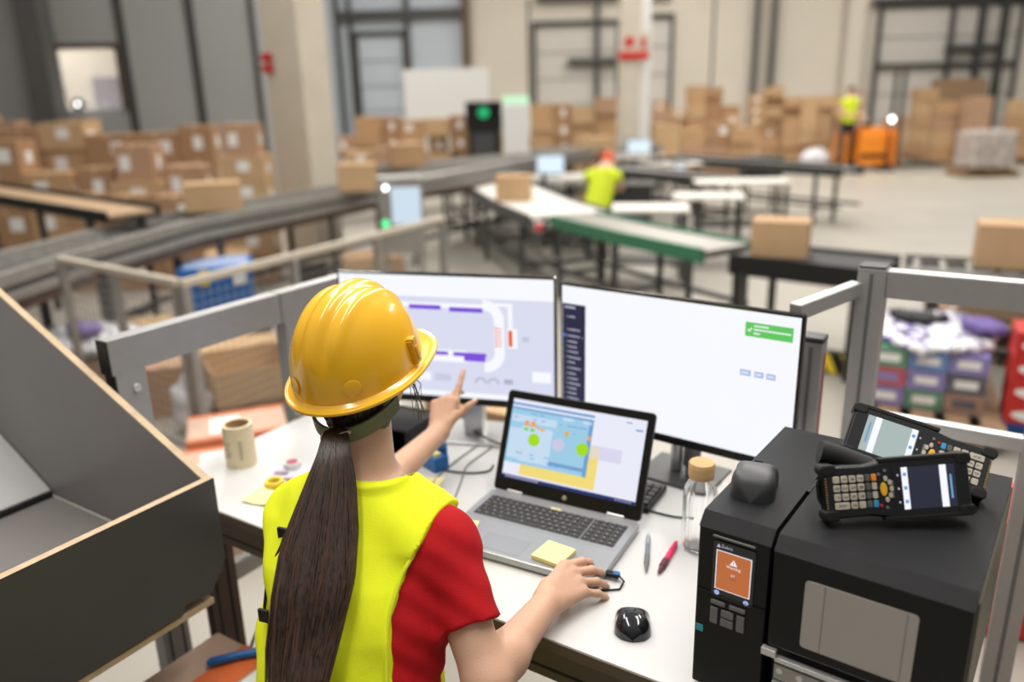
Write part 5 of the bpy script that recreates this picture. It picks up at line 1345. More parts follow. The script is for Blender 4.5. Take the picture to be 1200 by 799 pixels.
for t in (-112, -52):
    v, n_ = on_shell(math.radians(t), .12, .0005); tt = np.cross(n_, A3(0, 0, 1)); tt /= np.linalg.norm(tt); uu = np.cross(tt, n_)
    mb = MB(); N = 24
    vs = [tohat(v+tt*math.cos(2*PI*k/N)*.016+uu*math.sin(2*PI*k/N)*.015+n_*.0005) for k in range(N)]+[tohat(v+tt*math.cos(2*PI*k/N)*.0135+uu*math.sin(2*PI*k/N)*.0125+n_*.0018) for k in range(N)]+[tohat(v+n_*.0012)]
    mb.add(vs, [(k, (k+1) % N, N+(k+1) % N, N+k) for k in range(N)]+[(N+k, N+(k+1) % N, 2*N) for k in range(N)]); mb.build('round_boss', 'helmet', hat, smooth=True)
# headband and nape strap
def band(name, z0, z1, rx, ry, t0, t1, m_, th=.004, drop=0, n=40):
    mb = MB(); vs = []; fs = []
    for i in range(n+1):
        t = math.radians(t0+(t1-t0)*i/n); dz = -drop*math.sin(PI*i/n)
        for r_, z_ in ((0, z0), (th, z0), (th, z1), (0, z1)): vs.append(tuple(hl((rx+r_)*math.cos(t), (ry+r_)*math.sin(t), z_+dz)))
    for i in range(n):
        for k in range(4): a = 4*i+k; b = 4*i+(k+1) % 4; fs.append((a, b, b+4, a+4))
    fs += [(3, 2, 1, 0), (4*n, 4*n+1, 4*n+2, 4*n+3)]
    mb.add(vs, fs).build(name, m_, hat, smooth=True)
band('headband', -.012, .020, .080, .102, 0, 360, 'band')
band('nape_strap', -.062, -.034, .086, .106, 190, 350, 'band', .005, .026)
band('brow_strap', -.006, -.001, .096, .122, 225, 255, 'paper', .003, .0)
# ---- hair
def hairsdf(P):
    q = (P-HCn)@RH
    d = ell(P, HCn+hu*.010-hf*.010, (.081, .097, .103), RH)
    d = np.maximum(d, (q[:, 1]-.035)); 
    low = ell(P, HCn-hf*.040-hu*.072+hr*.008, (.064, .050, .056), RH); d = smin(d, low, .02)
    s_ = .0022*np.sin(np.arctan2(q[:, 0], -q[:, 1])*60+q[:, 2]*40); return np.maximum(d+s_, q[:, 2]-.06)
in_local(surf_nets(hairsdf, tuple(HCn-.16), tuple(HCn+.16), .0042, 'hair', 'hair'))
hair_o = [o for o in bpy.data.objects if o.name.startswith('hair') and o.type == 'MESH' and o.parent == woman][0]
# ponytail: a core with many strands laid over it
PT = [np.array(atd(393, 503, 1.262)), np.array(atd(391, 530, 1.225)), np.array(atd(385, 575, 1.185)), np.array(atd(376, 630, 1.135)), np.array(atd(368, 690, 1.080)), np.array(atd(358, 750, 1.035)), np.array(atd(350, 810, .985)), np.array(atd(347, 850, .965))]
PTw = [.017, .025, .042, .057, .060, .053, .042, .028]; PTd = [.016, .020, .026, .028, .026, .022, .018, .012]
def ptl(t):
    x = t*(len(PT)-1); i = min(int(x), len(PT)-2); f = x-i
    p0, p1, p2, p3 = PT[max(i-1, 0)], PT[i], PT[i+1], PT[min(i+2, len(PT)-1)]
    p = .5*((2*p1)+(p2-p0)*f+(2*p0-5*p1+4*p2-p3)*f*f+(3*p1-p0-3*p2+p3)*f**3); return p, np.interp(x, range(8), PTw), np.interp(x, range(8), PTd)
acr = A3(.97, .22, 0); acr /= np.linalg.norm(acr); bk = A3(-.22, -.97, .0)
mb = MB(); vs = []; fs = []; nr_, nk = 60, 48
for i in range(nr_+1):
    p, w_, d_ = ptl(i/nr_)
    for k in range(nk):
        a = 2*PI*k/nk; rpl = 1+.05*math.sin(a*9+i*.10)+.04*math.sin(a*17-i*.05); vs.append(tuple(p+acr*math.cos(a)*w_*.93*rpl+bk*math.sin(a)*d_*.93*rpl))
for i in range(nr_):
    for k in range(nk): a = i*nk+k; b = i*nk+(k+1) % nk; fs.append((a, b, b+nk, a+nk))
mb.add(vs, fs); mb.build('ponytail', 'hair', woman, smooth=True, ang=180)
pony = [o for o in bpy.data.objects if o.name.startswith('ponytail')][0]
rs_ = random.Random(4)
for part, m_, cnt, rad in (('strands', 'hair', 420, .0013), ('lighter_strands', 'hair2', 170, .0010)):
    mb = MB()
    for s_ in range(cnt):
        a = rs_.uniform(0, PI) if rs_.random() < .85 else rs_.uniform(-.5, PI+.5); ph = rs_.uniform(0, 6); fr_ = rs_.uniform(.8, 3); am = rs_.uniform(.02, .10); t0 = rs_.uniform(0, .02) if rs_.random() < .7 else rs_.uniform(0, .5); t1 = min(1, t0+rs_.uniform(.45, 1.0)); rr = rs_.uniform(.93, 1.03); fl = rs_.random() < .10
        pts = []; rd_ = []
        for i in range(17):
            t = t0+(t1-t0)*i/16; p, w_, d_ = ptl(t); aa = a+am*math.sin(t*fr_*6+ph); k = rr*(1+(.14*t*math.sin(ph) if fl else 0))
            pts.append(p+acr*math.cos(aa)*w_*k+bk*math.sin(aa)*d_*k); rd_.append(rad*(1 if i < 15 else .4))
        mb.tube([tuple(p) for p in pts], rd_, 4, cap=False)
    tag(mb.build(part, m_, pony, smooth=True, ang=180), kind='stuff')
# swept-back hair lines on the head and loose wisps
mb = MB(); knot = PT[0]
for s_ in range(150):
    t = math.radians(rs_.uniform(200, 345)); z0 = rs_.uniform(-.010, .0); p0 = hl(.0835*math.cos(t), .103*math.sin(t), z0); p1 = hl(.079*math.cos(t)*.62, .100*math.sin(t)*.93-.002, z0-rs_.uniform(.03, .045))
    if abs(math.degrees(t)-235) < 8: continue
    mb.tube([tuple(p0), tuple(p1*.6+p0*.4+A3(0, -.004, 0)), tuple(p1), tuple(knot*.7+p1*.3)], .0011, 4, cap=False)
for s_ in range(9):
    sg = 1; p0 = hl(.070+rs_.uniform(-.004, .008), rs_.uniform(.02, .05), -.005); q0 = hl(.076+rs_.uniform(-.006, .012), .045+rs_.uniform(-.01, .02), -.06); q1 = hl(.070+rs_.uniform(-.01, .02), .05+rs_.uniform(-.02, .02), -.11-rs_.uniform(0, .04))
    mb.tube([tuple(p0), tuple(q0), tuple(q1)], .0007, 4, cap=False)
for s_ in range(30):
    t = math.radians(rs_.uniform(245, 330)); p0 = hl(.06*math.cos(t), .075*math.sin(t)-.01, -.075); mb.tube([tuple(p0), tuple(p0+A3(rs_.uniform(-.02, .02), -.006, -.03)), tuple(p0+A3(rs_.uniform(-.03, .03), -.002, -.055))], .0006, 4, cap=False)
tag(mb.build('strands', 'hair', hair_o, smooth=True, ang=180), kind='stuff')
vs = []
mb = MB(); N = 24; pts = []
for k in range(N+1):
    a = 2*PI*k/N; pts.append(tuple(PT[0]+A3(0, 0, -.008)+acr*math.cos(a)*.021+bk*math.sin(a)*.020+A3(0, 0, 1)*.003*math.sin(a*2)))
mb.tube(pts, .0042, 8).build('hair_tie', mat('pale_pink_scrunchie', (.60, .42, .36), .8), hair_o, smooth=True)

# ------------------------------------------------------------------ distant workers
M['redcap'] = mat('red_head_scarf', (.62, .08, .02), .7)
p_ = at(1012, 200, 0); FXW, FYW = p_.x-.36, p_.y+.3
def worker(label, J, loc, rz, vestm='vest2', hat_m=None, head_m='skin', group=None):
    r = thing('person', label, 'person', loc, rz)
    c, s = math.cos(0), math.sin(0); J = {k: A3(*v) for k, v in J.items()}
    def b(P):
        d = ell(P, J['head'], (.075, .095, .115)); d = smin(d, cap(P, J['head'], J['neck'], .05, .055), .03)
        d = smin(d, cap(P, J['head']+A3(0, -.09, -.02), J['head']+A3(0, -.10, -.03), .014), .01)
        d = smin(d, cap(P, J['neck'], J['hip'], .13, .14), .06)
        for k in 'LR':
            d = smin(d, cap(P, J['neck']+A3(0, 0, -.05), J['sh'+k], .06, .055), .04); d = smin(d, cap(P, J['sh'+k], J['el'+k], .05, .04), .03); d = smin(d, cap(P, J['el'+k], J['wr'+k], .04, .028), .02)
            v = J['wr'+k]-J['el'+k]; v /= np.linalg.norm(v)
            for q in range(4): d = smin(d, cap(P, J['wr'+k], J['wr'+k]+v*.17+A3((q-1.5)*.022, 0, 0), .022, .009), .01)
            d = smin(d, cap(P, J['wr'+k], J['wr'+k]+v*.08+A3(.05 if k == 'L' else -.05, -.02, 0), .018, .010), .01)
            d = smin(d, cap(P, J['hip'+k], J['kn'+k], .085, .06), .03); d = smin(d, cap(P, J['kn'+k], J['an'+k], .058, .04), .03)
        return d
    pts = np.array(list(J.values())); lo = pts.min(0)-.25; hi = pts.max(0)+.28
    surf_nets(b, lo, hi, .016, 'body', 'skin', r)
    def v(P):
        d = cap(P, J['neck']+A3(0, 0, -.04), J['hip'], .155, .165)
        for k in 'LR': d = smin(d, cap(P, J['neck']+A3(0, 0, -.05), J['sh'+k], .08, .075), .04)
        ax = J['hip']-J['neck']; ax = ax/np.linalg.norm(ax); return np.maximum(d, (P-J['hip'])@ax-.02)
    surf_nets(v, lo, hi, .018, 'vest', vestm, r)
    def t(P):
        d = ell(P, J['hip'], (.165, .15, .15))
        for k in 'LR': d = smin(d, cap(P, J['hip'+k], J['kn'+k], .10, .075), .03); d = smin(d, cap(P, J['kn'+k], J['an'+k], .074, .062), .02)
        return d
    surf_nets(t, lo, hi, .018, 'trousers', 'trouser', r)
    surf_nets(lambda P: np.maximum(ell(P, J['head']+A3(0, .01, .02), (.085, .105, .118)), -(P[:, 2]-J['head'][2]+.02+.5*(P[:, 1]-J['head'][1]))*1.0), lo, hi, .014, 'hair', 'hair' if not hat_m else hat_m, r)
    for k in 'LR': MB().box(tuple(J['an'+k]+A3(0, -.05, -.045)), (.10, .27, .09)).build('shoe', 'rubber', r, bevel=.03)
    return r
pw = at(695, 262, 0)
worker('worker in yellow vest bending over the parcels beside the white tables', {'head': (.16, .22, 1.14), 'neck': (.10, .12, 1.02), 'hip': (0, 0, .62), 'shL': (-.08, .16, .98), 'shR': (.26, .10, .97), 'elL': (-.06, .36, .80), 'elR': (.34, .32, .80), 'wrL': (.06, .50, .76), 'wrR': (.30, .50, .76), 'hipL': (-.09, 0, .56), 'hipR': (.09, 0, .56), 'knL': (-.12, .34, .44), 'knR': (.12, .34, .44), 'anL': (-.10, .08, .09), 'anR': (.10, .08, .09)}, (1.10, 10.0, 0), 0, hat_m='redcap')
worker('forklift driver in yellow vest and dark trousers standing on the orange truck', {'head': (0, 0, 1.68), 'neck': (0, 0, 1.48), 'hip': (0, 0, .98), 'shL': (.17, 0, 1.42), 'shR': (-.17, 0, 1.42), 'elL': (.24, -.06, 1.18), 'elR': (-.2, -.06, 1.18), 'wrL': (.26, -.22, 1.08), 'wrR': (.02, -.24, 1.12), 'hipL': (.08, 0, .93), 'hipR': (-.08, 0, .93), 'knL': (.09, -.01, .5), 'knR': (-.09, -.01, .5), 'anL': (.09, .03, .09), 'anR': (-.09, .03, .09)}, (FXW, FYW, .16), 0)
# ------------------------------------------------------------------ middle distance
# wire fence with handrail
def gate_fence(label, a, b, hgt=1.1, n=3):
    a, b = Vector(a), Vector(b); d = b-a; L = d.length; rz = math.atan2(d.y, d.x)
    r = thing('wire_mesh_fence', label, 'fence', (a.x, a.y, 0), rz)
    MB().bar((0, 0, hgt-.02), (L, 0, hgt-.02), .045, .04).build('handrail', 'fencerail', r, bevel=.004)
    MB().bar((0, 0, .1), (L, 0, .1), .03, .03).build('lower_rail', 'galv', r)
    for k in range(n): x = .02+(L-.04)*k/(n-1); MB().box((x, 0, (hgt-.04)/2), (.045, .045, hgt-.04)).build('post', 'galv', r, bevel=.003)
    mb = MB(); k = int(L/.055)
    for i in range(k): x = .02+(L-.04)*i/k; mb.box((x, .0, hgt/2+.03), (.0035, .0035, hgt-.18))
    for j in range(18): mb.box((L/2, .004, .13+j*.054), (L-.05, .0035, .0035))
    mb.build('wire_mesh', 'galv', r); return r
M['fencerail'] = mat('beige_fence_rail', (.50, .44, .36), .5)
gate_fence('wire mesh fence section with beige handrail left of the blue container', (-2.8, 4.89), (-1.77, 4.14))
gate_fence('wire mesh fence section with beige handrail running toward the control box', (-1.74, 4.11), (-.51, 6.2), n=4)
# blue container
r = thing('blue_container', 'blue lidded container with yellow sticker behind the wire fence', 'container', (-2.52, 6.72, 0), .3)
MB().box((0, 0, .33), (.56, .46, .54), taper=1.03).build('container_body', 'blue', r, bevel=.01)
MB().box((0, 0, .64), (.60, .50, .07)).build('lid', 'blue', r, bevel=.01); MB().box((0, 0, .681), (.52, .42, .012)).build('lid_film', 'bluelight', r, bevel=.004)
MB().box((-.09, -.256, .60), (.075, .006, .13)).build('yellow_sticker', 'yellow', r); MB().box((.19, -.258, .60), (.10, .006, .15)).build('white_label', 'paper', r); MB().box((.12, -.24, .22), (.24, .01, .14)).build('white_panel', 'white', r)
for sx in (-.24, .24):
    for sy in (-.19, .19): MB().lathe([(.001, .0), (.03, .0), (.03, .06), (.001, .06)], 12, c=(sx, sy, 0)).build('foot', 'rubber', r)
# black mesh crate near the fence
def crate(label, x, y, rz, w_=.5, d_=.3, h_=.5):
    r = thing('black_mesh_crate', label, 'crate', (x, y, 0), rz)
    for sx in (-1, 1):
        for sy in (-1, 1): MB().box((sx*w_/2, sy*d_/2, h_/2), (.03, .03, h_)).build('corner_post', 'rubber', r)
    for sy in (-1, 1):
        mb = MB()
        for k in range(9): mb.box((-w_/2+w_*(k+.5)/9, sy*d_/2, h_/2), (.022, .008, h_-.02))
        for k in range(8): mb.box((0, sy*d_/2, h_*(k+.5)/8), (w_, .008, .026))
        mb.build('mesh_panel', 'rubber', r)
    for sx in (-1, 1):
        mb = MB()
        for k in range(6): mb.box((sx*w_/2, -d_/2+d_*(k+.5)/6, h_/2), (.008, .022, h_-.02))
        for k in range(8): mb.box((sx*w_/2, 0, h_*(k+.5)/8), (.008, d_, .026))
        mb.build('mesh_panel', 'rubber', r)
    MB().box((0, 0, .03), (w_, d_, .02)).build('crate_floor', 'rubber', r)
    return r
r = crate('black mesh crate with yellow tag standing behind the open carton', -2.05, 5.55, .2, .55, .3, .42)
MB().box((.10, -.16, .35), (.10, .008, .14)).build('yellow_tag', 'yellow', r)
crate('narrow black mesh crate right of the blue container', -1.55, 6.1, .3, .22, .3, .75)
# control box with green lamp
q_ = at(470, 300, 0)
r = thing('control_cabinet', 'pale control cabinet with glowing green button behind the fence', 'cabinet', (-1.02, 7.62, 0), .1)
MB().box((0, 0, .92), (.42, .3, .72)).build('cabinet_body', 'galv', r, bevel=.01)
for sx in (-.17, .17): MB().box((sx, 0, .28), (.05, .05, .56)).build('leg', 'galv', r)
MB().box((.05, -.155, 1.02), (.27, .012, .34)).build('screen_panel', 'lamp_soft', r, bevel=.004); MB().box((-.15, -.155, .95), (.08, .012, .5)).build('side_plate', 'galv', r, bevel=.004)
MB().cyl((-.15, -.16, .86), (-.15, -.19, .86), .034, n=18).build('green_button', 'led_green', r, smooth=True)
MB().cyl((-.13, -.16, 1.19), (-.13, -.18, 1.19), .02, n=14).build('indicator_lamp', 'led_white', r, smooth=True)
MB().cyl((-.15, -.16, .76), (-.15, -.18, .76), .02, n=14).build('orange_button', 'orange', r, smooth=True)
# low cartons and parcels on the floor beyond the left arch
solo('shipping_carton', 'brown carton standing under the conveyor beyond the fence', -3.0, 8.4, 0, .45, .4, .45, .2, 0, 1)
solo('shipping_carton', 'pale carton behind the left monitor at the fence', at(455, 330, 0).x-.05, 8.25, 0, .62, .45, .42, .15, 2)
r = thing('open_carton', 'open empty brown carton left of the helmet beyond the arch frame', 'carton', (-1.74, 4.98, .16), .50)
w_, d_, h_ = .52, .50, .22; t_ = .006
for c_, s_ in (((0, 0, t_/2), (w_, d_, t_)), ((0, -d_/2, h_/2), (w_, t_, h_)), ((0, d_/2, h_/2), (w_, t_, h_)), ((-w_/2, 0, h_/2), (t_, d_, h_)), ((w_/2, 0, h_/2), (t_, d_, h_))): MB().box(c_, s_).build('carton_wall' if s_[2] > .01 else 'carton_floor', M['card'][2], r)
MB().box((0, d_/2+.09, h_+.015), (w_, t_, .2), Matrix.Rotation(-1.45, 3, 'X')).build('flap', M['card'][2], r)
MB().box((w_/2+.05, 0, h_+.03), (.16, d_, t_), Matrix.Rotation(-.5, 3, 'Y')).build('flap', M['card'][2], r)
solo('shipping_carton', 'large brown carton right behind the open carton', -1.42, 5.62, 0, .50, .40, .46, .45, 2)
solo('shipping_carton', 'flat tape sealed brown carton between the arch posts', -2.35, 5.08, 0, .44, .36, .34, .3, 1)
solo('shipping_carton', 'brown carton behind the flat sealed carton at the left arch post', -2.72, 5.75, 0, .5, .4, .42, .25, 0)
def parcel(label, x, y, z, w_, d_, h_, rz, stripe='orangeprint'):
    r = thing('printed_carton', label, 'carton', (x, y, z), rz)
    MB().box((0, 0, h_/2), (w_, d_, h_)).build('box_body', 'pinkcard', r, bevel=.006)
    for sy in (-1, 1): MB().box((0, sy*(d_/2-.012), h_+.001), (w_, .024, .002)).build('printed_stripe', stripe, r)
    MB().box((w_*.1, -d_/2-.001, h_*.55), (w_*.35, .002, h_*.5)).build('white_label', 'paper', r)
    MB().box((-w_*.12, 0, h_+.0012), (w_*.3, d_*.6, .002)).build('tape', 'paper', r)
    MB().box((0, -d_/2-.001, h_-.02), (w_, .002, .02)).build('printed_band', stripe, r)
    return r
M['pinkcard'] = mat('pale_pink_card', (.55, .38, .29), .7, var=.12, vscale=8)
parcel('pale printed parcel with orange edges nearest the arch frame', -1.42, 3.78, 0, .48, .34, .42, .35)
parcel('second printed parcel with orange edges lying lower right near the label roll', -1.32, 3.36, 0, .46, .30, .42, .3)
parcel('printed parcel wrapped in white at the left of the printed pair', -2.16, 3.98, 0, .22, .30, .30, .35, 'paper')
def bag(name, label, cat, x, y, z, rx, ry, rz_, m_, seed=1, rot=0):
    rn = np.random.RandomState(seed); ph = rn.rand(12)*6
    def f(P):
        n = .012*np.sin(P[:, 0]*33+ph[0])*np.sin(P[:, 1]*29+ph[1])+.010*np.sin(P[:, 2]*41+ph[2]+P[:, 0]*17)+.006*np.sin(P[:, 0]*71+P[:, 1]*53+ph[3])
        d = ell(P, (0, 0, rz_), (rx, ry, rz_))+n; return np.maximum(d, -(P[:, 2]-.002))
    o = surf_nets(f, (-rx-.04, -ry-.04, -.02), (rx+.04, ry+.04, 2*rz_+.05), .02, name, m_); o.location = (x, y, z); o.rotation_euler = (0, 0, rot)
    return tag(o, label, cat)
bag('plastic_bag', 'crumpled white plastic bag lying right of the open carton', 'bag', -1.0, 4.5, 0, .36, .26, .12, 'wrap', 3, .4)
bag('plastic_bag', 'small white plastic bag between brown cartons beyond the arch frame', 'bag', -2.02, 4.66, .0, .13, .10, .19, 'wrap', 5)
bag('plastic_bag', 'wrinkled white plastic sheet over goods at far left beyond the chute', 'bag', -2.95, 5.25, .36, .42, .3, .09, 'wrap', 8)
solo('shipping_carton', 'brown carton carrying the wrinkled sheet beyond the chute', -2.95, 5.25, 0, .62, .45, .35, .1, 0)
r = parcel('orange edged parcel standing left of the arch post', -2.95, 4.22, 0, .40, .34, .40, .2)
bag('plastic_bag', 'dark violet bundle on the white sheet beyond the chute', 'bag', -2.85, 5.1, .52, .12, .09, .05, 'mauve', 11)
solo('shipping_carton', 'brown carton visible under the left monitor behind the desk', -.10, 3.05, 0, .42, .32, .82, -.5, 0)
solo('shipping_carton', 'low brown carton directly underneath the open empty carton', -1.74, 4.98, 0, .48, .44, .152, .5, 1)
# yellow and black barrier
r = thing('hazard_barrier', 'low yellow and black striped barrier on the floor behind the right frame', 'barrier', (2.56, 5.30, 0), -.5)
MB().box((0, 0, .09), (.68, .08, .16)).build('barrier_body', 'rubber', r, bevel=.005)
for k in range(5):
    mb = MB(); x = -.30+k*.14; mb.add([(x, -.042, .015), (x+.06, -.042, .015), (x-.01, -.042, .165), (x-.07, -.042, .165)], [(0, 1, 2, 3)]); mb.build('yellow_stripe', 'yellow', r)
# pallet of wrapped goods at right
GX, GY, GR = 2.60, 4.74, -.45
pallet(GX, GY, GR+PI/2, 'wooden pallet under the colourful film wrapped goods at right')
GU = Vector((math.cos(GR), math.sin(GR), 0)); GV = Vector((-GU.y, GU.x, 0)); rg = random.Random(12)
cols = [((.30, .16, .10), 'brown'), ((.06, .22, .12), 'green'), ((.55, .50, .50), 'white'), ((.05, .05, .07), 'black'), ((.42, .05, .07), 'red'), ((.08, .22, .50), 'blue'), ((.40, .26, .16), 'tan'), ((.20, .16, .42), 'violet'), ((.50, .30, .28), 'rose')]
gm = [mat(n_+'_product_card', c_, .45, var=.1) for c_, n_ in cols]
proto_g = {}
def goods(ix, iy, iz, ci):
    w_, d_, h_ = .20, .19, .12
    if ci not in proto_g:
        o = MB().box((0, 0, h_/2), (w_, d_, h_-.004)).box((0, -d_/2-.001, h_*.5), (w_*.6, .002, h_*.4), mi=1).build('product_box', [gm[ci], 'paper' if ci % 2 else gm[(ci+3) % 9]], bevel=.003); proto_g[ci] = o
    else: o = proto_g[ci].copy(); C.objects.link(o)
    p_ = Vector((GX, GY, 0))+GU*(-.208+ix*.208)+GV*(-.30+iy*.2); o.location = (p_.x, p_.y, .146+iz*.121); o.rotation_euler = (0, 0, GR)
    tag(o, '%s product box, %s layer, %s from left, %s row of the wrapped pallet' % (cols[ci][1], ('bottom', 'middle', 'top')[iz], NTH[ix], ('front', 'second', 'third', 'rear')[iy]), 'product box', 'product boxes in the wrapped pallet')
for ix in range(3):
    for iy in range(4):
        for iz in range(3):
            if ix == 1 and iy in (1, 2) and iz < 2: continue
            goods(ix, iy, iz, rg.choice((0, 1, 3, 3, 4, 5, 6, 7, 8, 0, 1, 5)))
def film(P):
    c_, s_ = math.cos(-GR), math.sin(-GR); q = P.copy(); q[:, 0] = P[:, 0]*c_-P[:, 1]*s_; q[:, 1] = P[:, 0]*s_+P[:, 1]*c_
    b = np.abs(q-np.array([0, 0, .30]))-np.array([.66, .44, .30]); d = np.linalg.norm(np.maximum(b, 0), axis=1)+np.minimum(b.max(1), 0)
    return np.abs(d-.012-.010*np.sin(P[:, 0]*31+P[:, 2]*23)*np.sin(P[:, 1]*27+P[:, 2]*9)-.006*np.sin(P[:, 2]*57+P[:, 0]*13))-.0015
fm = MB()
N = 40; hh = .40
for (ax, sg) in ((0, 1), (0, -1), (1, 1), (1, -1)):
    vs = []
    for i in range(N+1):
        for j in range(N+1):
            t = i/N-.5; z = .13+hh*j/N; wv = .008*math.sin(t*47+z*31)+.006*math.sin(z*61+t*13+ax*3)
            if ax == 0: vs.append((t*.66, sg*(.415+wv), z))
            else: vs.append((sg*(.330+wv), t*.83, z))
    fm.add(vs, [(i*(N+1)+j, (i+1)*(N+1)+j, (i+1)*(N+1)+j+1, i*(N+1)+j+1) for i in range(N) for j in range(N)])
o = fm.build('stretch_film', 'film', smooth=True, ang=180); o.location = (GX, GY, 0); o.rotation_euler = (0, 0, GR)
tag(o, 'clear stretch film wound around the colourful pallet goods at right', 'film')
bag('plastic_sheet', 'shiny white and violet crumpled film on top of the wrapped pallet', 'film', GX, GY, .475, .37, .46, .055, 'crumple', 21, GR)
bag('plastic_bag', 'violet bag lying on the wrapped pallet toward the red boxes', 'bag', GX+.20, GY-.22, .56, .13, .10, .05, 'mauve', 22, GR)
bag('plastic_bag', 'black bag lying on the crumpled film of the wrapped pallet', 'bag', GX-.05, GY+.05, .565, .18, .10, .035, 'rubber', 23, GR)
# red shoe boxes with white curved mark
SX_, SY_, SR = 2.99, 4.19, -.45
def shoebox(k, z, h_, m_, label, mark=True):
    r = thing('shoe_box', label, 'shoe box', (SX_+.0, SY_, z), SR)
    MB().box((0, 0, h_/2), (.36, .26, h_-.004)).build('box_body', m_, r, bevel=.003)
    MB().box((0, 0, h_-.018), (.366, .266, .03)).build('lid', m_, r, bevel=.003)
    if mark:
        mb = MB(); N = 18; top = []; bot = []
        for i in range(N+1):
            t = i/N; x = -.15+.32*t
            yb = .045-.30*t*(1-t)*.55+.045*t*t*1.0-.02; yt = yb+(.060*math.sin(PI*min(1, t*1.5))*(1-t)**.6 if t < 1 else 0)+.022*(1-t)
            bot.append((x, -.1315, yb+.02)); top.append((x, -.1315, yt+.02))
        vs = bot+top; mb.add(vs, [(i, i+1, N+2+i, N+1+i) for i in range(N)]); mb.build('white_curved_mark', 'paper', r)
    return r
M['deepblue'] = mat('deep_blue_card', (.01, .06, .22), .5)
shoebox(1, .001, .15, 'deepblue', 'deep blue shoe box just below the red shoe boxes', False)
names = ['lowest', 'second lowest', 'second highest', 'topmost']
for k in range(4): shoebox(2+k, .153+k*.135, .134, 'redcard', '%s red shoe box with white curved mark at the right edge' % names[k])
# stack of pallets with pale board, behind the wrapped goods
for k in range(2):
    pallet(3.85, 5.85, -.42, 'wooden pallet, %s of the pair stacked at the right edge' % ('lower', 'upper')[k], z=k*.1465)
r = thing('long_flat_box', 'long pale flat box lying on the stacked wooden pallets', 'box', (3.92, 5.82, .292), -.42)
MB().box((0, 0, .06), (1.0, .55, .12)).build('box_body', 'palewood', r, bevel=.004); MB().box((0, 0, .121), (1.0, .04, .002)).build('tape', 'tape', r); MB().box((-.501, 0, .06), (.002, .2, .07)).build('end_label', 'paper', r)
# things at the right edge, near
r = thing('cardboard_sheet', 'brown upright cardboard sheet at the lower right frame edge', 'cardboard', W(2.02, .02, 0), DA+.55)
N = 20; vs = []
for i in range(N+1):
    t = i/N; x = .5*t; yv = .10*math.sin(t*2.2)
    for z in (0, 1.28): vs += [(x, yv, z), (x, yv+.006, z)]
fs = []
for i in range(N): a = 4*i; fs += [(a, a+4, a+6, a+2), (a+1, a+3, a+7, a+5), (a+2, a+6, a+7, a+3), (a, a+1, a+5, a+4)]
fs += [(0, 2, 3, 1), (4*N, 4*N+1, 4*N+3, 4*N+2)]
MB().add(vs, fs).build('sheet', M['card'][1], r, smooth=True)
MB().box((-.002, .004, .64), (.004, .008, 1.27)).build('folded_edge', M['card'][3], r)
r = thing('red_tote', 'red plastic tote seen behind the right frame post', 'tote', at(1206, 590, .5).xy.to_3d(), -.3)
MB().box((0, 0, .24), (.4, .3, .46), taper=1.05).build('tote_body', 'red', r, bevel=.01); MB().box((0, 0, .485), (.44, .34, .03)).build('rim', 'red', r, bevel=.006)
r = thing('yellow_folder', 'fluorescent yellow pad lying beyond the right frame post', 'folder', (1.62, 1.78, .0), -.4)
MB().box((0, 0, .45), (.12, .10, .9)).build('stand_body', 'midgrey', r, bevel=.01); MB().box((0, -.052, .84), (.11, .006, .12)).build('pad', 'vest2', r)
# below the chute, in front of the desk: carton with orange and white tape, blue handled knife
r = thing('taped_carton', 'carton with orange and white striped tape below the desk edge at lower left', 'carton', W(.40, -.13), DA)
MB().box((0, 0, .35), (.36, .22, .70)).build('box_body', 'pinkcard', r, bevel=.006); MB().box((-.03, 0, .7012), (.09, .22, .002)).build('orange_tape', 'orangeprint', r); MB().box((.055, 0, .7012), (.06, .22, .002)).build('white_tape', 'paper', r)
r = thing('box_cutter', 'blue handled box cutter lying on the striped carton', 'knife', W(.36, -.07, .7025), .3)
MB().tube([(-.07, 0, .011), (-.06, 0, .012), (.0, .004, .012), (.055, .002, .011), (.06, .002, .01)], [.006, .011, .010, .012, .007], 12).build('handle', 'blue', r, smooth=True); MB().box((.08, .003, .011), (.045, .002, .012)).build('blade', 'silver2', r)
cable('black cable loop hanging under the left end of the desk', [W(.35, .1, .93), W(.40, .08, .78), W(.34, .02, .66), W(.25, .05, .62), W(.2, .2, .7)], .004, 'rubber')

# ------------------------------------------------------------------ far machines
def kiosk(name, label, x, y, w_, h_, body, front):
    r = thing(name, label, 'machine', (x, y, 0)); return r
xx0, xx1 = atd(545, 130, 17.2).x, atd(588, 130, 17.2).x; zt_ = atd(565, 119, 17.2).z
r = thing('black_scanning_kiosk', 'tall black kiosk with green glowing display beside the white one', 'machine', ((xx0+xx1)/2, 17.4, 0))
kw = xx1-xx0
MB().box((0, .1, zt_/2), (kw, .4, zt_)).build('housing', 'rubber', r, bevel=.02); MB().box((0, -.11, zt_-.22), (kw*.9, .05, .34)).build('display_hood', 'gloss', r, bevel=.02)
MB().box((0, -.108, zt_*.45), (kw*.62, .03, zt_*.4)).build('recess_panel', 'darkgrey', r, bevel=.01)
for sx in (-1, 1): MB().box((sx*kw*.46, -.105, zt_*.45), (.04, .03, zt_*.5)).build('amber_strip', mat('dark_amber_strip', (.20, .13, .03), .5), r)
MB().lathe([(.001, .01), (.12, .01), (.12, -.01), (.001, -.01)], 8).xf(Matrix.Translation((0, -.15, zt_-.22)) @ Matrix.Rotation(PI/2, 4, 'X')).build('green_symbol', 'led_green_soft', r) if 'led_green_soft' in M else None
M['led_green_soft'] = glow('green_display_glow', (.02, .62, .22), .8)
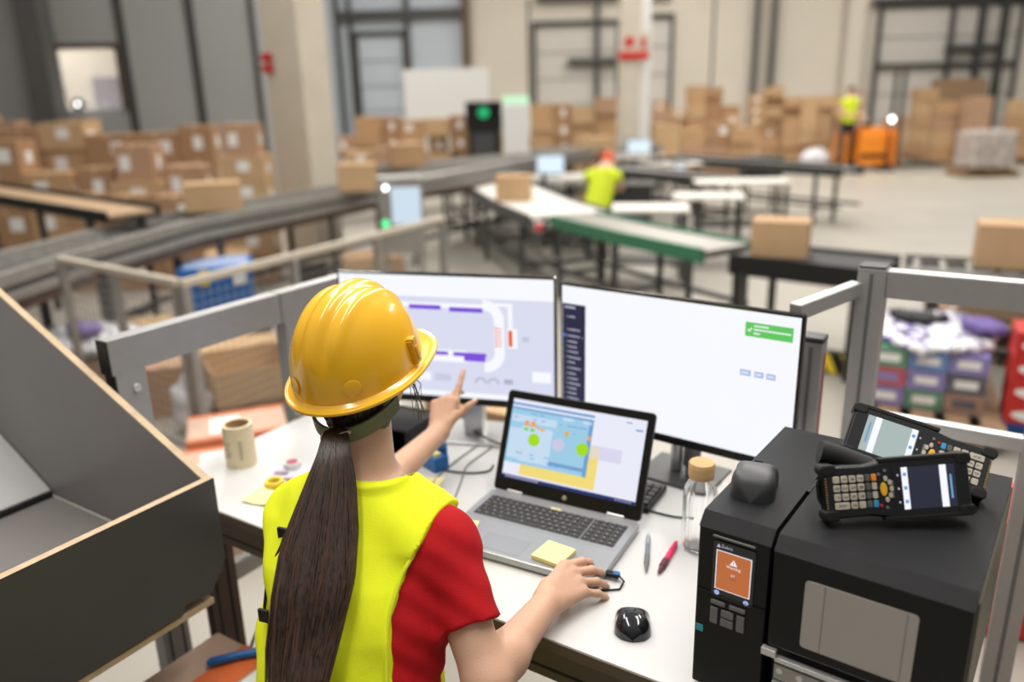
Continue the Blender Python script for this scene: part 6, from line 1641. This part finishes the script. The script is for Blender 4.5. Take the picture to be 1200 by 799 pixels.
MB().lathe([(.001, .01), (.12, .01), (.12, -.01), (.001, -.01)], 8).xf(Matrix.Translation((0, -.15, zt_-.22)) @ Matrix.Rotation(PI/2, 4, 'X')).build('green_symbol', 'led_green_soft', r)
xx0, xx1 = atd(587, 130, 17.0).x, atd(620, 130, 17.0).x; zt_ = atd(603, 112, 17.0).z; kw = xx1-xx0
r = thing('white_scanning_kiosk', 'tall white waisted kiosk with pale green lit top beside the black one', 'machine', ((xx0+xx1)/2+.02, 17.3, 0))
prof = [(.46, 0), (.5, .1), (.5, .8), (.42, .95), (.42, 1.0), (.5, 1.15), (.5, zt_-.2), (.47, zt_-.17)]
vs = []; fs = []
for s_, z in prof:
    for x_, y_ in ((-1, -1), (1, -1), (1, 1), (-1, 1)): vs.append((x_*s_*kw, y_*.2, z))
for i in range(len(prof)-1):
    for k in range(4): a = 4*i+k; b = 4*i+(k+1) % 4; fs.append((a, b, b+4, a+4))
fs.append((4*len(prof)-4, 4*len(prof)-3, 4*len(prof)-2, 4*len(prof)-1)); MB().add(vs, fs).build('housing', 'white', r, bevel=.02)
MB().box((0, 0, zt_-.08), (kw*.95, .38, .17)).build('lit_top', glow('pale_green_glow', (.62, .95, .62), 1.0), r, bevel=.02)
# packing benches with screens
def bench(label, x, y, w_=1.1, d_=.6, rz=0, screen=None, top='doorwhite', scr='lamp_bright'):
    r = thing('packing_bench', label, 'table', (x, y, 0), rz)
    MB().box((0, 0, .8), (w_, d_, .04)).build('bench_top', top, r, bevel=.005)
    for sx in (-1, 1):
        for sy in (-1, 1): MB().box((sx*(w_/2-.05), sy*(d_/2-.05), .39), (.045, .045, .78)).build('leg', 'steel', r)
    MB().box((0, 0, .25), (w_-.1, d_-.1, .03)).build('lower_shelf', 'steel', r)
    return r
M['lamp_bright'] = glow('far_screen_glow', (.72, .86, .95), 1.1)
def farscreen(label, px, py, Y, wpx, hpx, zfoot, extra=False):
    p_ = atd(px, py, Y); k = Y/933*1.02
    r = thing('computer_screen', label, 'monitor', (p_.x, Y, zfoot))
    zc = p_.z-zfoot
    MB().box((0, .02, zc), (wpx*k+.03, .04, hpx*k+.03)).build('casing', 'rubber', r, bevel=.006); MB().box((0, -.003, zc), (wpx*k, .006, hpx*k)).build('display', 'lamp_bright', r)
    MB().cyl((0, .05, 0), (0, .05, zc), .025, n=12).build('stand', 'steel', r); MB().box((0, .05, .01), (.26, .2, .02)).build('stand_base', 'steel', r)
    if extra: MB().box((wpx*k*.32, -.008, -hpx*k*.42+zc), (wpx*k*.3, .004, hpx*k*.2)).build('red_banner', 'red', r)
    return r
bench('packing bench with bright screen beside the carton on the white belt', .82, 11.9, 1.0, .6); farscreen('bright screen just right of the carton on the white belt', 645, 193, 11.9, 30, 20, .825)
bench('packing bench with bright screen right of the carton above the worker', 2.35, 15.2, 1.2, .6); farscreen('bright screen with red corner above and right of the bending worker', 749, 173, 15.2, 26, 17, .825, True)
bench('packing bench with small screen at the end of the row', 2.78, 13.6, .9, .5); farscreen('small pale screen at the right end of the packing benches', 797, 193, 13.6, 12, 10, .825)
for lab, px, py, w_, d_, rz in (('white topped table nearest the green conveyor', 762, 244, .8, .55, -.15), ('white topped table in the middle of the bench group', 830, 230, .8, .5, -.2), ('white topped table farthest right of the bench group', 868, 213, 1.2, .55, -.1)):
    p_ = at(px, py, .8); bench(lab, p_.x, p_.y, w_, d_, rz, top='belt')
for lab, px, py, Y, w_, h_ in (('grey sorting unit under the bright screen left of the worker', 668, 225, 10.9, .7, .95), ('grey sorting unit behind the bending worker', 735, 205, 13.9, .9, 1.05)):
    p_ = atd(px, py, Y); r = thing('sorting_unit', lab, 'machine', (p_.x, Y, 0))
    MB().box((0, 0, .12), (w_, .5, .04)).build('lower_shelf', 'steel', r); MB().box((0, 0, .5), (w_, .5, .03)).build('shelf', 'galv', r); MB().box((0, 0, h_-.1), (w_, .5, .03)).build('shelf', 'galv', r)
    for sx in (-1, 1):
        for sy in (-1, 1): MB().box((sx*w_/2, sy*.25, h_/2), (.04, .04, h_)).build('post', 'steel', r)
    MB().box((-.1, 0, .62), (.3, .3, .2)).build('black_bin', 'rubber', r, bevel=.01); MB().box((.2, -.05, .6), (.2, .25, .14)).build('paper_stack', M['card'][2], r)
p_ = at(742, 256, .0)
r = thing('black_bin_trolley', 'black bin trolley right of the bending worker', 'trolley', (1.62, 11.2, 0), -.2)
MB().box((0, 0, .45), (.75, .5, .6), taper=1.04).build('bin', 'blackbelt', r, bevel=.02); MB().box((0, 0, .76), (.82, .56, .03)).build('rim', 'steel', r, bevel=.005)
for sx in (-.3, .3):
    for sy in (-.18, .18): MB().cyl((sx-.02, sy, .06), (sx+.02, sy, .06), .06, n=14).build('wheel', 'rubber', r, smooth=True); MB().box((sx, sy, .13), (.04, .04, .06)).build('caster_fork', 'steel', r)
p_ = at(885, 205, 0.4)
r = thing('black_crate', 'dark crate on a stand at the right end of the bench group', 'crate', (4.25, 13.6, 0), 0)
MB().box((0, 0, .72), (.62, .4, .34), taper=1.05).build('crate_body', 'darkgrey', r, bevel=.01)
for sx in (-.25, .25):
    for sy in (-.15, .15): MB().box((sx, sy, .275), (.04, .04, .55)).build('leg', 'steel', r)
# wrapped goods far right, white wrapped bundle
p_ = at(1162, 208, 0)
r = pallet(p_.x, p_.y+.4, 0, 'wooden pallet under the shiny film wrapped goods at far right')
def wrapped(P):
    q = np.abs(P-np.array([0, 0, .42]))-np.array([.42, .32, .34]); d = np.linalg.norm(np.maximum(q, 0), axis=1)+np.minimum(q.max(1), 0)-.06
    return d+.02*np.sin(P[:, 0]*22+P[:, 2]*9)*np.sin(P[:, 1]*17+P[:, 2]*15)
o = surf_nets(wrapped, (-.6, -.5, -.08), (.6, .5, .92), .03, 'wrapped_goods', mat('brownish_stretch_wrap', (.42, .37, .34), .18, bump=.9, bscale=8, spec=.8, var=.3, vscale=6)); o.location = (p_.x, p_.y+.4, .16)
tag(o, 'shiny film wrapped goods on a pallet at far right', 'wrapped goods')
p_ = at(957, 200, 0)
o = surf_nets(lambda P: ell(P, (0, 0, .27), (.36, .28, .27))+.02*np.sin(P[:, 0]*18)*np.sin(P[:, 2]*21), (-.45, -.4, -.05), (.45, .4, .65), .03, 'wrapped_bundle', 'wrap'); o.location = (p_.x, p_.y+.2, .0)
tag(o, 'round white wrapped bundle on the floor left of the forklift', 'wrapped bundle')
p_ = at(1192, 212, 0)
# forklift
p_ = at(1012, 200, 0); FX, FY = p_.x+.05, p_.y+.3
r = thing('pedestrian_forklift', 'orange ride on pallet truck with a driver standing on it', 'forklift', (FX, FY, 0))
MB().box((.12, 0, .5), (.62, .75, .78)).build('chassis', 'orange', r, bevel=.05); MB().box((.12, 0, .94), (.5, .6, .12)).build('hood', 'orange', r, bevel=.03)
MB().box((.60, 0, .52), (.12, .7, .85)).build('battery_cover', 'orange', r, bevel=.03); MB().box((-.42, 0, .12), (.45, .7, .08)).build('platform', 'rubber', r, bevel=.02)
for sy in (-.33, .33): MB().box((-.55, sy, .5), (.08, .05, .75)).build('side_guard', 'orange', r, bevel=.02)
for sx, sy in ((-.3, -.3), (-.3, .3), (.5, -.3), (.5, .3)): MB().cyl((sx, sy-.04, .09), (sx, sy+.04, .09), .09, n=18).build('wheel', 'rubber', r, smooth=True)
for sy in (-.2, .2): MB().box((1.3, sy, .09), (1.2, .15, .05)).build('fork', 'steel', r, bevel=.01)
for sy in (-.22, .22): MB().box((.74, sy, 1.2), (.08, .06, 2.2)).build('mast', 'steel', r)
MB().box((.05, 0, 1.06), (.1, .3, .12)).build('control_head', 'rubber', r, bevel=.02); MB().box((.1, -.38, .35), (.62, .02, .1)).build('lower_skirt', 'rubber', r, bevel=.01)
lp = atd(1048, 140, FY-.6)
r2 = thing('work_lamp', 'bright round work lamp glaring right of the forklift driver', 'lamp', (lp.x, FY-.45, 0))
MB().cyl((0, .0, 0), (0, 0, lp.z), .02, n=10).build('pole', 'steel', r2); MB().box((0, 0, .02), (.3, .3, .04)).build('foot', 'steel', r2)
MB().lathe([(.001, .03), (.05, .025), (.065, 0), (.05, -.02), (.001, -.02)], 18).xf(Matrix.Translation((0, -.03, lp.z)) @ Matrix.Rotation(PI/2, 4, 'X')).build('bulb', 'led_white', r2, smooth=True)
